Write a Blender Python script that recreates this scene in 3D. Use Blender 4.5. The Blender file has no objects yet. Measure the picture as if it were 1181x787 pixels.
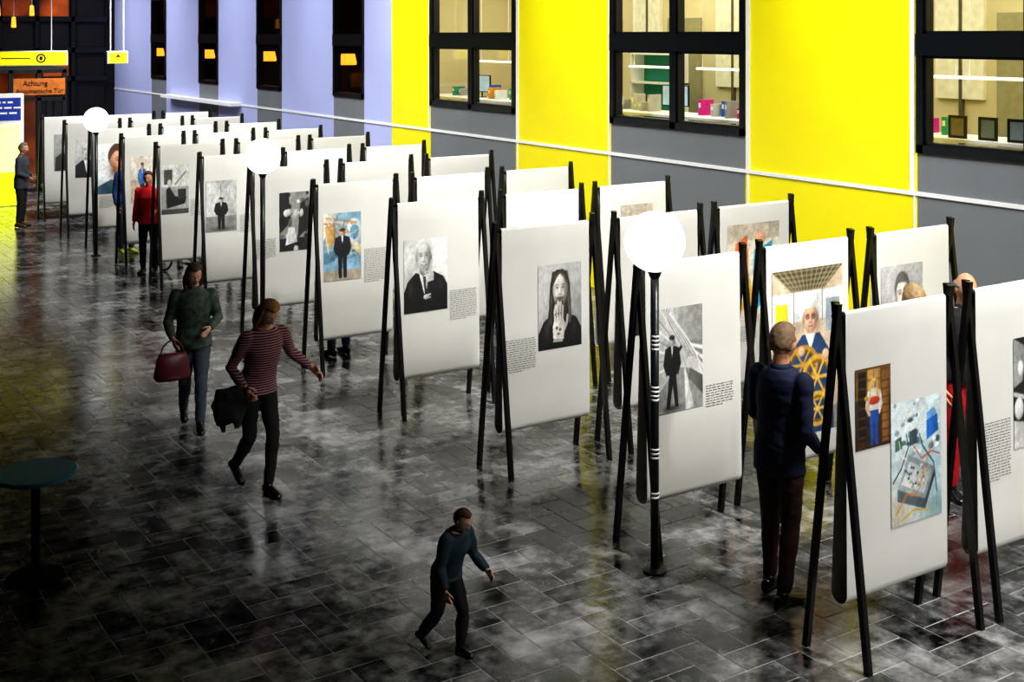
import bpy, math, random
import numpy as np
from mathutils import Vector, Matrix, noise
random.seed(4)
S = bpy.context.scene
COL = S.collection
S.view_settings.view_transform = 'Standard'
try: S.view_settings.look = 'Medium High Contrast'
except Exception: pass

# ------------------------------------------------------------------ materials
def lin(c):
    if isinstance(c, str):
        c = c.lstrip('#'); c = [int(c[i:i+2], 16)/255 for i in (0, 2, 4)]
    return tuple(((v/12.92) if v <= .04045 else ((v+.055)/1.055)**2.4) for v in c[:3])
MC = {}
def mat(name, col, rough=.6, metal=0., emit=0., var=.12, scale=8., bump=0., spec=.5, sheen=0.):
    if name in MC: return MC[name]
    m = bpy.data.materials.new(name); m.use_nodes = True
    nt = m.node_tree; b = nt.nodes['Principled BSDF']
    L = lin(col)
    b.inputs['Roughness'].default_value = rough
    b.inputs['Metallic'].default_value = metal
    b.inputs['Specular IOR Level'].default_value = spec
    tc = nt.nodes.new('ShaderNodeTexCoord')
    nz = nt.nodes.new('ShaderNodeTexNoise'); nz.inputs['Scale'].default_value = scale; nz.inputs['Detail'].default_value = 4
    nt.links.new(tc.outputs['Object'], nz.inputs['Vector'])
    r = nt.nodes.new('ShaderNodeValToRGB')
    r.color_ramp.elements[0].position = .3; r.color_ramp.elements[1].position = .7
    r.color_ramp.elements[0].color = (*[v*(1-var) for v in L], 1)
    r.color_ramp.elements[1].color = (*[min(1, v*(1+var)) for v in L], 1)
    nt.links.new(nz.outputs['Fac'], r.inputs['Fac'])
    nt.links.new(r.outputs['Color'], b.inputs['Base Color'])
    if emit:
        nt.links.new(r.outputs['Color'], b.inputs['Emission Color'])
        b.inputs['Emission Strength'].default_value = emit
    if bump:
        bp = nt.nodes.new('ShaderNodeBump'); bp.inputs['Strength'].default_value = bump
        nt.links.new(nz.outputs['Fac'], bp.inputs['Height']); nt.links.new(bp.outputs['Normal'], b.inputs['Normal'])
    MC[name] = m
    return m
def ink(h, e=0):
    return mat('ink_'+h.lstrip('#'), h, rough=.55, var=.06, scale=30, emit=e)

M_black = mat('black_paint', '#0b0b0c', .35)
M_blackwood = mat('black_stained_timber', '#0c0b0b', .4, var=.3, scale=20)
M_banner = mat('banner_fabric', '#c5c4bf', .75, var=.04, scale=2.0)
M_yellow = mat('yellow_panel', '#fff000', .45, var=.03, scale=1.5)
M_lilac = mat('lilac_panel', '#bcc3f0', .5, var=.06, scale=.5)
M_grey = mat('grey_panel', '#7a7e81', .55, var=.05, scale=1.5)
M_white = mat('white_paint', '#f4f4f2', .5, var=.02)
M_frame = mat('anthracite_frame', '#0a1014', .35, var=.1)
M_beige = mat('office_wall_paint', '#dccfa2', .7, var=.06, scale=1)
M_dark = mat('dark_wall', '#0c0b0c', .7, var=.2, scale=1)
M_orange = mat('orange_wood', '#a0560c', .5, var=.25, scale=6)
M_globe = mat('opal_glass_lit', '#ffffff', .4, emit=1.6, var=0)
M_amber = mat('amber_glow', '#ff9a2a', .5, emit=2.0, var=.1)
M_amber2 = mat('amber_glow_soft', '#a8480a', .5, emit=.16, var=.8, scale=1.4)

def glass_mat():
    m = bpy.data.materials.new('window_glass'); m.use_nodes = True
    nt = m.node_tree; nt.nodes.clear()
    o = nt.nodes.new('ShaderNodeOutputMaterial'); mx = nt.nodes.new('ShaderNodeMixShader')
    t = nt.nodes.new('ShaderNodeBsdfTransparent'); t.inputs[0].default_value = (.9, .92, .92, 1)
    g = nt.nodes.new('ShaderNodeBsdfGlossy'); g.inputs['Roughness'].default_value = .03
    mx.inputs[0].default_value = .08
    nt.links.new(t.outputs[0], mx.inputs[1]); nt.links.new(g.outputs[0], mx.inputs[2]); nt.links.new(mx.outputs[0], o.inputs[0])
    return m
M_glass = glass_mat()

def stripe_mat():
    m = bpy.data.materials.new('striped_knit'); m.use_nodes = True
    nt = m.node_tree; b = nt.nodes['Principled BSDF']; b.inputs['Roughness'].default_value = .85
    tc = nt.nodes.new('ShaderNodeTexCoord'); w = nt.nodes.new('ShaderNodeTexWave')
    w.bands_direction = 'Z'; w.inputs['Scale'].default_value = 15; w.inputs['Distortion'].default_value = .6
    r = nt.nodes.new('ShaderNodeValToRGB'); r.color_ramp.interpolation = 'CONSTANT'
    r.color_ramp.elements[0].color = (*lin('#4a1828'), 1); r.color_ramp.elements[1].position = .7
    r.color_ramp.elements[1].color = (*lin('#a87e88'), 1)
    nt.links.new(tc.outputs['Object'], w.inputs['Vector']); nt.links.new(w.outputs['Fac'], r.inputs['Fac'])
    nt.links.new(r.outputs['Color'], b.inputs['Base Color'])
    return m
M_stripe = stripe_mat()
def print_mat():
    m = bpy.data.materials.new('photo_paper'); m.use_nodes = True
    nt = m.node_tree; b = nt.nodes['Principled BSDF']; b.inputs['Roughness'].default_value = .6
    at = nt.nodes.new('ShaderNodeAttribute'); at.attribute_name = 'col'
    nt.links.new(at.outputs['Color'], b.inputs['Base Color']); return m
M_print = print_mat()

# ------------------------------------------------------------------ mesh builder
class MB:
    def __init__(s): s.v = []; s.f = []; s.m = []; s.mats = []
    def mi(s, m):
        if m not in s.mats: s.mats.append(m)
        return s.mats.index(m)
    def face(s, pts, m):
        i = len(s.v); s.v += [tuple(p) for p in pts]; s.f.append(list(range(i, i+len(pts)))); s.m.append(s.mi(m))
    def box(s, a, b, m):
        x0, y0, z0 = a; x1, y1, z1 = b; i = len(s.v)
        s.v += [(x0,y0,z0),(x1,y0,z0),(x1,y1,z0),(x0,y1,z0),(x0,y0,z1),(x1,y0,z1),(x1,y1,z1),(x0,y1,z1)]
        for f in ([0,3,2,1],[4,5,6,7],[0,1,5,4],[1,2,6,5],[2,3,7,6],[3,0,4,7]):
            s.f.append([i+k for k in f]); s.m.append(s.mi(m))
    def rings(s, rings, m, cap=True):
        n = len(rings[0]); i = len(s.v); k = s.mi(m)
        for r in rings: s.v += [tuple(p) for p in r]
        for a in range(len(rings)-1):
            for b in range(n):
                c = (b+1) % n
                s.f.append([i+a*n+b, i+a*n+c, i+(a+1)*n+c, i+(a+1)*n+b]); s.m.append(k)
        if cap:
            s.f.append([i+b for b in range(n)][::-1]); s.m.append(k)
            s.f.append([i+(len(rings)-1)*n+b for b in range(n)]); s.m.append(k)
    def tube(s, pts, rad, m, n=12, ref=Vector((1, 0, 0)), cap=True):
        pts = [Vector(p) for p in pts]; R = []
        for j, p in enumerate(pts):
            t = (pts[min(j+1, len(pts)-1)] - pts[max(j-1, 0)]).normalized()
            rf = ref if abs(t.dot(ref)) < .95 else Vector((0, 1, 0))
            v = t.cross(rf).normalized(); u = v.cross(t).normalized()
            r = rad[j] if isinstance(rad, (list, tuple)) else rad
            a, b = r if isinstance(r, (list, tuple)) else (r, r)
            R.append([p+u*(a*math.cos(2*math.pi*q/n))+v*(b*math.sin(2*math.pi*q/n)) for q in range(n)])
        s.rings(R, m, cap)
    def ball(s, c, r, m, nu=14, nv=9, rot=None):
        c = Vector(c); r = r if isinstance(r, (tuple, list)) else (r, r, r); i = len(s.v); k = s.mi(m)
        def P(x, y, z):
            p = Vector((x*r[0], y*r[1], z*r[2]))
            if rot: p = rot @ p
            return tuple(c+p)
        s.v.append(P(0, 0, 1))
        for a in range(1, nv):
            t = math.pi*a/nv
            for b in range(nu):
                q = 2*math.pi*b/nu; s.v.append(P(math.sin(t)*math.cos(q), math.sin(t)*math.sin(q), math.cos(t)))
        s.v.append(P(0, 0, -1))
        for b in range(nu):
            c2 = (b+1) % nu
            s.f.append([i, i+1+b, i+1+c2]); s.m.append(k)
            for a in range(nv-2):
                s.f.append([i+1+a*nu+b, i+1+(a+1)*nu+b, i+1+(a+1)*nu+c2, i+1+a*nu+c2]); s.m.append(k)
            o = i+1+(nv-2)*nu; s.f.append([o+b, i+1+(nv-1)*nu, o+c2]); s.m.append(k)
    def mesh(s, name):
        me = bpy.data.meshes.new(name); me.from_pydata(s.v, [], s.f)
        for m in s.mats: me.materials.append(m)
        me.polygons.foreach_set('material_index', s.m); me.update()
        return me
    def obj(s, name, parent=None, smooth=False, loc=None):
        return add(name, s.mesh(name), parent, smooth, loc)

def add(name, me, parent=None, smooth=False, loc=None):
    o = bpy.data.objects.new(name, me); COL.objects.link(o)
    if parent: o.parent = parent
    if loc: o.location = loc
    if smooth and me: me.polygons.foreach_set('use_smooth', [True]*len(me.polygons))
    return o
def top(o, label, cat, group=None):
    o['label'] = label; o['category'] = cat
    if group: o['group'] = group
    return o
def struct(o): o['kind'] = 'structure'; return o
def empty(name, loc, rz=0):
    e = bpy.data.objects.new(name, None); COL.objects.link(e); e.location = loc; e.rotation_euler[2] = rz
    e.empty_display_size = .1
    return e
def bevel(o, w=.004, seg=2):
    md = o.modifiers.new('b', 'BEVEL'); md.width = w; md.segments = seg; md.limit_method = 'ANGLE'

# ------------------------------------------------------------------ floor
WX = 11.2; YE = 41.0; XL = -6.0; YB = -4.0
def tile_mat():
    m = bpy.data.materials.new('slate_tile'); m.use_nodes = True
    nt = m.node_tree; b = nt.nodes['Principled BSDF']; N = nt.nodes.new; K = nt.links.new
    at = N('ShaderNodeAttribute'); at.attribute_name = 'tint'
    tc = N('ShaderNodeTexCoord')
    n1 = N('ShaderNodeTexNoise'); n1.inputs['Scale'].default_value = 1.5; n1.inputs['Detail'].default_value = 5; n1.inputs['Roughness'].default_value = .6
    n2 = N('ShaderNodeTexNoise'); n2.inputs['Scale'].default_value = 7; n2.inputs['Detail'].default_value = 7; n2.inputs['Roughness'].default_value = .65
    K(tc.outputs['Object'], n1.inputs['Vector']); K(tc.outputs['Object'], n2.inputs['Vector'])
    a1 = N('ShaderNodeMath'); a1.operation = 'MULTIPLY_ADD'; a1.inputs[1].default_value = .52; K(n1.outputs['Fac'], a1.inputs[0])
    a2 = N('ShaderNodeMath'); a2.operation = 'MULTIPLY_ADD'; a2.inputs[1].default_value = .48; a2.inputs[2].default_value = 0; K(n2.outputs['Fac'], a2.inputs[0])
    K(a2.outputs[0], a1.inputs[2])
    a3 = N('ShaderNodeMath'); a3.operation = 'MULTIPLY_ADD'; a3.inputs[1].default_value = .10; K(at.outputs['Fac'], a3.inputs[0]); K(a1.outputs[0], a3.inputs[2])
    r = N('ShaderNodeValToRGB'); e = r.color_ramp.elements
    e[0].position = .46; e[0].color = (.0025, .0025, .0027, 1)
    e[1].position = .72; e[1].color = (.42, .42, .425, 1)
    x = e.new(.55); x.color = (.08, .08, .082, 1)
    K(a3.outputs[0], r.inputs['Fac']); K(r.outputs['Color'], b.inputs['Base Color'])
    rr = N('ShaderNodeMapRange'); rr.inputs[1].default_value = .3; rr.inputs[2].default_value = .7; rr.inputs[3].default_value = .09; rr.inputs[4].default_value = .28
    K(n2.outputs['Fac'], rr.inputs[0]); K(rr.outputs[0], b.inputs['Roughness'])
    bp = N('ShaderNodeBump'); bp.inputs['Strength'].default_value = .12; bp.inputs['Distance'].default_value = .01
    K(n2.outputs['Fac'], bp.inputs['Height']); K(bp.outputs['Normal'], b.inputs['Normal'])
    b.inputs['Specular IOR Level'].default_value = .7
    return m
def build_floor():
    T = tile_mat(); G = mat('tile_grout', '#aeaeac', .7, var=.5, scale=2, spec=.1)
    mb = MB(); a = .22; g = .0045; tint = []
    mb.face([(XL, YB, -.003), (WX, YB, -.003), (WX, YE, -.003), (XL, YE, -.003)], G); tint += [0]*4
    nx = int((WX-XL)/a)+1; ny = int((YE-YB)/a)+1
    for x in range(nx):
        for y in range(ny):
            k = (x-y) % 4
            if k == 0: w, h = 2, 1
            elif k == 3: w, h = 1, 2
            else: continue
            x0 = XL+x*a+g; y0 = YB+y*a+g; x1 = min(XL+(x+w)*a-g, WX); y1 = min(YB+(y+h)*a-g, YE)
            if x1 <= x0 or y1 <= y0: continue
            mb.face([(x0, y0, 0), (x1, y0, 0), (x1, y1, 0), (x0, y1, 0)], T); tint += [random.random()]*4
    mb.box((XL, YB, -.2), (WX, YE, -.01), G); tint += [0]*24
    me = mb.mesh('floor')
    ca = me.color_attributes.new('tint', 'FLOAT_COLOR', 'CORNER')
    ca.data.foreach_set('color', [c for t in tint for c in (t, t, t, 1)])
    struct(add('floor', me))
build_floor()

# ------------------------------------------------------------------ walls
WINS = [(6.25, 9.05, 'n'), (11.745, 14.565, 'n'), (17.13, 19.99, 'n'),
        (22.74, 24.19, 'f'), (27.02, 28.54, 'f'), (31.26, 32.74, 'f'), (35.6, 37.0, 'f')]
ZL, ZW, ZT, ZC = 2.05, 2.5, 4.9, 7.5
def build_wall():
    mb = MB()
    def col(y0, y1):
        c = (y0+y1)/2
        for a, b, k in WINS:
            if a-.07 <= c <= b+.07: return M_grey
        return M_yellow if c < 21.53 else M_lilac
    ys = sorted(set([YB, 0.9, 3.7, 21.53, YE]+[v for w in WINS for v in (w[0], w[1])]))
    for y0, y1 in zip(ys[:-1], ys[1:]):
        c = col(y0, y1); win = any(abs(y0-w[0]) < .01 for w in WINS)
        if y0 == .9: c = M_grey
        mb.box((WX, y0, 0), (WX+.15, y1, ZW), c)
        if win: mb.box((WX, y0, ZT), (WX+.15, y1, ZC), c)
        else: mb.box((WX, y0, ZW), (WX+.15, y1, ZC), c)
    struct(mb.obj('wall_right'))
    t = 1
    for (a, b) in ((YB, 29.6), (29.6, 35.2), (35.2, YE)):
        mb = MB()
        if a == 29.6: mb.box((WX-.3, a, ZL-.03), (WX, b, ZL+.05), M_white)
        else: mb.box((WX-.02, a, ZL-.022), (WX, b, ZL+.022), M_white)
        struct(mb.obj('trim_%d' % t)); t += 1
    for y in (9.11, 11.69, 14.60, 17.07, 20.03):
        mb = MB(); w = .03 if y in (9.11, 11.69, 17.07) else .012
        mb.box((WX-.02, y-w, ZL+.022), (WX, y+w, ZC), M_white); struct(mb.obj('trim_%d' % t)); t += 1
    for y in (9.08, 11.69, 14.60, 17.07):
        mb = MB(); mb.box((WX-.015, y-.012, 0), (WX, y+.012, ZL-.022), M_white); struct(mb.obj('trim_%d' % t)); t += 1
    mb = MB(); mb.box((XL-.15, YB, 0), (XL, YE, ZC), M_dark); struct(mb.obj('wall_left'))
    mb = MB(); mb.box((XL-.15, YB-.15, 0), (WX+.15, YB, ZC), M_dark); struct(mb.obj('wall_rear'))
    mb = MB(); mb.box((XL-.15, YB-.15, ZC), (WX+.15, YE+.15, ZC+.15), M_dark); struct(mb.obj('ceiling'))
    # unseen beam added to block the overhead lights and darken the left floor
    mb = MB(); mb.box((6.45, YB, 5.7), (6.6, YE, ZC), M_dark); struct(mb.obj('trim_%d' % t)); t += 1
    mb = MB(); mb.box((XL-.15, YE, 0), (WX+.15, YE+.15, ZC), M_dark); struct(mb.obj('wall_end'))
    mb = MB()
    for i in range(9):
        x0 = 1.0+i*1.1; x1 = x0+1.1
        for (z0, z1) in ((0, 2.4), (2.4, 3.3), (3.3, 4.3), (4.3, 5.6)):
            lit = (i in (5, 7) and z0 == 2.4) or (i in (4, 6, 7) and z0 == 4.3) or (i == 6 and z0 == 0)
            mb.box((x0+.06, YE-.06, z0+.06), (x1-.06, YE-.03, z1-.06), M_amber2 if lit else M_dark)
            mb.box((x0, YE-.14, z0), (x0+.12, YE-.01, z1), M_frame)
            mb.box((x0, YE-.14, z1-.08), (x1, YE-.01, z1+.08), M_frame)
    struct(mb.obj('window_8'))
build_wall()

def build_windows():
    for i, (a, b, k) in enumerate(WINS):
        mb = MB(); x0, x1 = WX-.03, WX+.12; w = .09
        ym = (a+b)/2
        mb.box((x0, a, ZW), (x1, b, ZW+w), M_frame); mb.box((x0, a, ZT-w), (x1, b, ZT), M_frame)
        mb.box((x0, a, ZW), (x1, a+w, ZT), M_frame); mb.box((x0, b-w, ZW), (x1, b, ZT), M_frame)
        mb.box((x0-.01, a, 3.57), (x1, b, 3.81), M_frame)
        if k == 'n':
            mb.box((x0, ym-.06, ZW), (x1, ym+.06, ZT), M_frame)
            for z0, z1 in ((ZW+w, 3.57), (3.81, ZT-w)):
                for p, q in ((a+w, ym-.06), (ym+.06, b-w)):
                    s = .03
                    mb.box((x0+.03, p, z0), (x1, p+s, z1), M_frame); mb.box((x0+.03, q-s, z0), (x1, q, z1), M_frame)
                    mb.box((x0+.03, p, z0), (x1, q, z0+s), M_frame); mb.box((x0+.03, p, z1-s), (x1, q, z1), M_frame)
        mb.face([(WX+.05, a, ZW), (WX+.05, b, ZW), (WX+.05, b, ZT), (WX+.05, a, ZT)], M_glass)
        struct(mb.obj('window_%d' % (i+1)))
    def room(name, y0, y1, d, m, mf):
        X0 = WX+.16; X1 = WX+d; k = 0
        mb = MB(); mb.box((X1, y0, 1.9), (X1+.1, y1, 5.3), m)
        y = y0+.6
        while name == 'wall_office' and y < y1-1.9:
            mb.box((X1-.05, y, 2.0), (X1, y+.9, 4.1), mat('office_door', '#a39c74', .5))
            mb.box((X1-.06, y+1.1, 2.9), (X1, y+1.9, 4.6), mat('office_blind', '#f4eed6', .6))
            mb.box((X1-.07, y+1.45, 2.0), (X1, y+1.5, 5.2), mat('office_mullion', '#5a5644', .5))
            mb.box((X1-.07, y+1.1, 3.5), (X1-.055, y+1.9, 3.54), mat('office_mullion', '#5a5644', .5)); y += 2.3
        struct(mb.obj(name))
        for s, (p, q) in (('_side_near', (y0-.1, y0)), ('_side_far', (y1, y1+.1))):
            mb = MB(); mb.box((X0, p, 1.9), (X1, q, 5.3), m); struct(mb.obj(name+s))
        mb = MB(); mb.box((X0, y0, 1.8), (X1, y1, 1.945), mf); struct(mb.obj(name+'_slab'))
        mb = MB(); mb.box((X0, y0, 5.2), (X1, y1, 5.3), M_white); struct(mb.obj(name+'_soffit'))
    room('wall_office', 4.5, 22.3, 3.6, M_beige, mat('office_carpet', '#5c5c50', .9))
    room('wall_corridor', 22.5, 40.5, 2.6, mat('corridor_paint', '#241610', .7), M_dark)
build_windows()

def desk(y0, y1, x=WX+1.0, z=2.62):
    e = empty('office_desk', (x, (y0+y1)/2, 1.95)); h = (y1-y0)/2
    mb = MB(); mb.box((-.35, -h, z-1.95-.04), (.35, h, z-1.95), M_white); bevel(mb.obj('desk_top', e))
    for sx in (-.28, .28):
        for sy in (-h+.08, h-.08):
            mb = MB(); mb.tube([(sx, sy, 0), (sx, sy, z-1.95-.04)], .025, M_grey); mb.obj('leg', e, True)
    top(e, 'long white office desk on slim grey legs behind glass', 'desk', 'office desks')
for y0, y1 in ((7.2, 10.2), (12.4, 16.0), (18.2, 21.6)): desk(y0, y1)
cols = ['#d81b8c', '#1a63c8', '#e8e8e6', '#e8e8e6', '#2a9a6a', '#f0a020', '#9a9a98', '#c8c4b4', '#20262c']
def binder(x, y, z, w, h, c):
    mb = MB(); mb.box((-.12, -w/2, 0), (.12, w/2, h), mat('card_'+c[1:], c, .5)); mb.box((-.125, -w*.3, h*.5), (-.12, w*.3, h*.8), M_white)
    o = mb.obj('binder', loc=(x, y, z)); bevel(o, .003); top(o, 'coloured card office binder standing on white desk', 'binder', 'binders on the office desks')
for y0, y1 in ((12.9, 13.9), (14.9, 15.7), (18.9, 19.6), (20.4, 21.2), (9.5, 9.9)):
    y = y0
    while y < y1:
        w = random.uniform(.04, .08)
        if random.random() < .7: binder(WX+1.05+random.uniform(-.1, .15), y, 2.62, w, random.uniform(.1, .26), random.choice(cols))
        y += w+random.uniform(.015, .12)
for i, y in enumerate((8.35, 8.72, 9.12)):
    e = empty('picture_frame', (WX+.78, y, 2.62))
    mb = MB(); w, h = .24, .26
    for a, b in (((-.012, -w/2, 0), (.012, w/2, .03)), ((-.012, -w/2, h-.03), (.012, w/2, h)), ((-.012, -w/2, .03), (.012, -w/2+.03, h-.03)), ((-.012, w/2-.03, .03), (.012, w/2, h-.03))): mb.box(a, b, M_black)
    mb.obj('frame', e)
    mb = MB(); mb.box((-.006, -w/2+.03, .03), (.006, w/2-.03, h-.03), ink(['#7a868e', '#6f7a6a', '#908070'][i])); mb.obj('picture', e)
    top(e, 'small black framed picture standing on white office desk', 'picture frame', 'framed pictures on the office desk')
for y in (14.4, 20.0):
    e = empty('monitor', (WX+1.1, y, 2.62), .2); mb = MB(); mb.box((-.015, -.25, .1), (.015, .25, .42), M_black); mb.obj('housing', e)
    mb = MB(); mb.box((-.018, -.235, .115), (-.015, .235, .405), mat('screen_lit', '#a8c4d8', .3, emit=.5)); mb.obj('screen', e)
    mb = MB(); mb.tube([(0.02, 0, 0), (.02, 0, .012)], .09, M_black, 16); mb.tube([(.02, 0, .01), (.02, 0, .2)], .014, M_black, 8); mb.obj('stand', e)
    top(e, 'black computer monitor with lit screen on office desk', 'monitor', 'office monitors')
mb = MB(); mb.ball((0, 0, .1), (.1, .1, .1), mat('card_1a63c8', '#1a63c8', .4), 20, 12); mb.tube([(0, 0, 0), (0, 0, .02)], .06, M_white)
top(mb.obj('desk_globe', smooth=True, loc=(WX+.8, 14.05, 2.62)), 'blue ball ornament on white office desk', 'ornament')
e = empty('shelf_unit', (WX+2.6, 16.6, 1.95)); mb = MB()
for z in (0, .5, 1.0, 1.5): mb.box((-.15, -.6, z), (.15, .6, z+.03), M_white)
for y in (-.6, .57): mb.box((-.15, y, 0), (.15, y+.03, 1.5), M_white)
mb.obj('shelf_frame', e); mb = MB(); mb.box((.14, -.57, .03), (.15, .57, 1.5), mat('teal_board', '#1f8a7c', .6)); mb.obj('back_panel', e)
top(e, 'white open shelf unit with teal back panel', 'shelf')
for y in (9.3, 10.5, 14.2, 15.9, 20.8):
    e = empty('linear_ceiling_lamp', (WX+1.9, y, 3.25)); mb = MB()
    mb.box((-.04, -.6, 0), (.04, .6, .035), mat('lit_tube', '#fff6e0', .4, emit=1.5)); mb.obj('tube', e)
    for sy in (-.5, .5):
        mb = MB(); mb.tube([(0, sy, .035), (0, sy, 1.9)], .006, M_white, 6); mb.obj('suspension_wire', e)
    top(e, 'slim white linear lamp hung over office desks', 'ceiling lamp', 'office linear lamps')

for y in (24.75, 29.3, 33.75, 38.3):
    e = empty('pendant_lamp', (WX+.6, y, 3.14)); mb = MB()
    mb.tube([(0, 0, 0), (0, 0, .04), (0, 0, .24)], [.18, .19, .15], M_amber, 20); mb.obj('lamp_shade', e, True)
    mb = MB(); mb.tube([(0, 0, .24), (0, 0, 2.0)], .008, M_black, 6); mb.obj('cord', e)
    top(e, 'glowing amber drum pendant lamp seen through narrow window', 'pendant lamp', 'amber pendant lamps')
for (x, y, z) in ((5.9, 33.5, 4.1), (6.6, 35.5, 4.3), (7.3, 37.0, 4.0), (8.0, 38.0, 4.35)):
    e = empty('pendant_lamp', (x, y, z)); mb = MB()
    mb.tube([(0, 0, 0), (0, 0, .03), (0, 0, .3)], [.06, .07, .05], M_amber, 16); mb.obj('lamp_shade', e, True)
    mb = MB(); mb.tube([(0, 0, .3), (0, 0, ZC-z)], .012, M_white, 6); mb.obj('cord', e)
    top(e, 'slender amber pendant lamp on long white cord over entrance', 'pendant lamp', 'entrance pendant lamps')

# ------------------------------------------------------------------ text
def text(s, size, loc, m, parent, name='lettering', rot=(math.pi/2, 0, 0), align='CENTER'):
    c = bpy.data.curves.new(name, 'FONT'); c.body = s; c.size = size; c.extrude = .002; c.align_x = align
    c.materials.append(m); t = bpy.data.objects.new('t', c); COL.objects.link(t)
    dg = bpy.context.evaluated_depsgraph_get(); me = bpy.data.meshes.new_from_object(t.evaluated_get(dg))
    bpy.data.objects.remove(t)
    o = add(name, me, parent); o.location = loc; o.rotation_euler = rot
    return o

e = empty('entrance_vestibule', (0, 31.5, 0)); mb = MB()
for x in (2.4, 3.65, 4.9, 5.52, 6.15, 6.8, 7.4): mb.box((x-.05, 0, 0), (x+.05, .1, 2.95), M_frame)
for z in (0.0, 2.2, 2.87): mb.box((2.4, 0, z), (7.4, .1, z+.08), M_frame)
mb.box((7.36, 0, 0), (7.44, 2.6, .08), M_frame); mb.box((7.36, 0, 2.87), (7.44, 2.6, 2.95), M_frame); mb.box((7.36, 2.52, 0), (7.44, 2.6, 2.95), M_frame)
mb.box((2.4, 0, 2.95), (7.44, 2.6, 3.0), M_dark)
mb.obj('frame', e)
mb = MB(); mb.face([(2.4, .05, .05), (7.4, .05, .05), (7.4, .05, 2.2), (2.4, .05, 2.2)], M_glass); mb.obj('glazing', e)
mb = MB(); mb.box((6.2, -.03, 2.34), (7.4, 0, 2.74), M_orange); fb = mb.obj('signboard', e)
text('Achtung', .17, (6.7, -.04, 2.57), M_black, fb); text('Automatische Tür', .15, (6.8, -.04, 2.39), M_black, fb)
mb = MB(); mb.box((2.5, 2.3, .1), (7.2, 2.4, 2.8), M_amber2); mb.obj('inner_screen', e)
top(e, 'glazed dark framed entrance vestibule with orange notice board', 'entrance')

e = empty('information_board', (5.4, 29.16, 0)); mb = MB()
mb.box((-.6, 0, .0), (.57, .25, 2.49), M_white); bevel(mb.obj('cabinet', e), .01)
mb = MB(); mb.box((-.52, -.012, 1.9), (.5, 0, 2.4), mat('blue_header', '#16328c', .4, emit=.3)); hd = mb.obj('header_panel', e)
mb = MB()
for k in range(3):
    x = -.45
    while x < .35:
        w = random.uniform(.06, .18); mb.box((x, -.016, 2.28-.12*k), (x+w, -.012, 2.32-.12*k), M_white); x += w+.04
mb.obj('text_block', hd)
mb = MB(); mb.box((-.52, -.012, .2), (.5, 0, 1.8), mat('lit_poster', '#e6e890', .4, emit=1.0)); mb.obj('poster_panel', e)
mb = MB(); mb.box((-.6, -.02, .02), (.57, -.012, .75), mat('lit_plinth', '#c8d010', .4, emit=2.4)); mb.obj('plinth_panel', e)
top(e, 'illuminated white and yellow information board with blue header', 'information board')

def arrow(parent, x, z, s, y):
    mb = MB(); P = [(-.06, -.5), (.06, -.5), (.06, .1), (.3, -.1), (.3, .08), (0, .45), (-.3, .08), (-.3, -.1), (-.06, .1)]
    mb.face([(x+p*s, y, z+q*s) for p, q in P], M_black); return mb.obj('arrow', parent)
M_sign = mat('lit_yellow_sign', '#e8dc10', .4, emit=.9, var=.05)
def hsign(x0, x1, y, z0, z1, label, arr, ring=None):
    e = empty('hanging_sign', ((x0+x1)/2, y, z0)); h = (x1-x0)/2; mb = MB(); H = z1-z0
    mb.box((-h-.02, 0, -.02), (h+.02, .1, H+.02), M_white); bevel(mb.obj('sign_box', e), .01)
    mb = MB(); mb.box((-h, -.01, 0), (h, 0, H), M_sign); f = mb.obj('sign_face', e)
    for ax in arr: arrow(f, ax, H/2, H*.75, -.014)
    if ring is not None:
        mb = MB()
        for q in range(24):
            a0 = 2*math.pi*q/24; a1 = 2*math.pi*(q+1)/24; R0, R1 = H*.24, H*.36
            mb.face([(ring+R*math.cos(a), -.014, H/2+R*math.sin(a)) for R, a in ((R0, a0), (R1, a0), (R1, a1), (R0, a1))], M_black)
        mb.box((ring-.03, -.014, H*.35), (ring+.03, -.012, H*.65), M_black)
        mb.box((ring-.75, -.014, H*.47), (ring-.2, -.012, H*.55), M_black)
        mb.obj('pictogram', f)
    for sx in (-h*.7, h*.7):
        mb = MB(); mb.tube([(sx, .06, H+.02), (sx, .06, ZC-z0)], .01, M_white, 8); mb.obj('suspension_rod', e)
    top(e, label, 'hanging sign')
hsign(4.2, 6.1, 25.8, 3.2, 3.46, 'long lit yellow sign with round pictogram on rods', [], .45)
hsign(6.95, 7.33, 25.9, 3.22, 3.44, 'small lit yellow direction sign with arrow on rods', [0])

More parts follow.
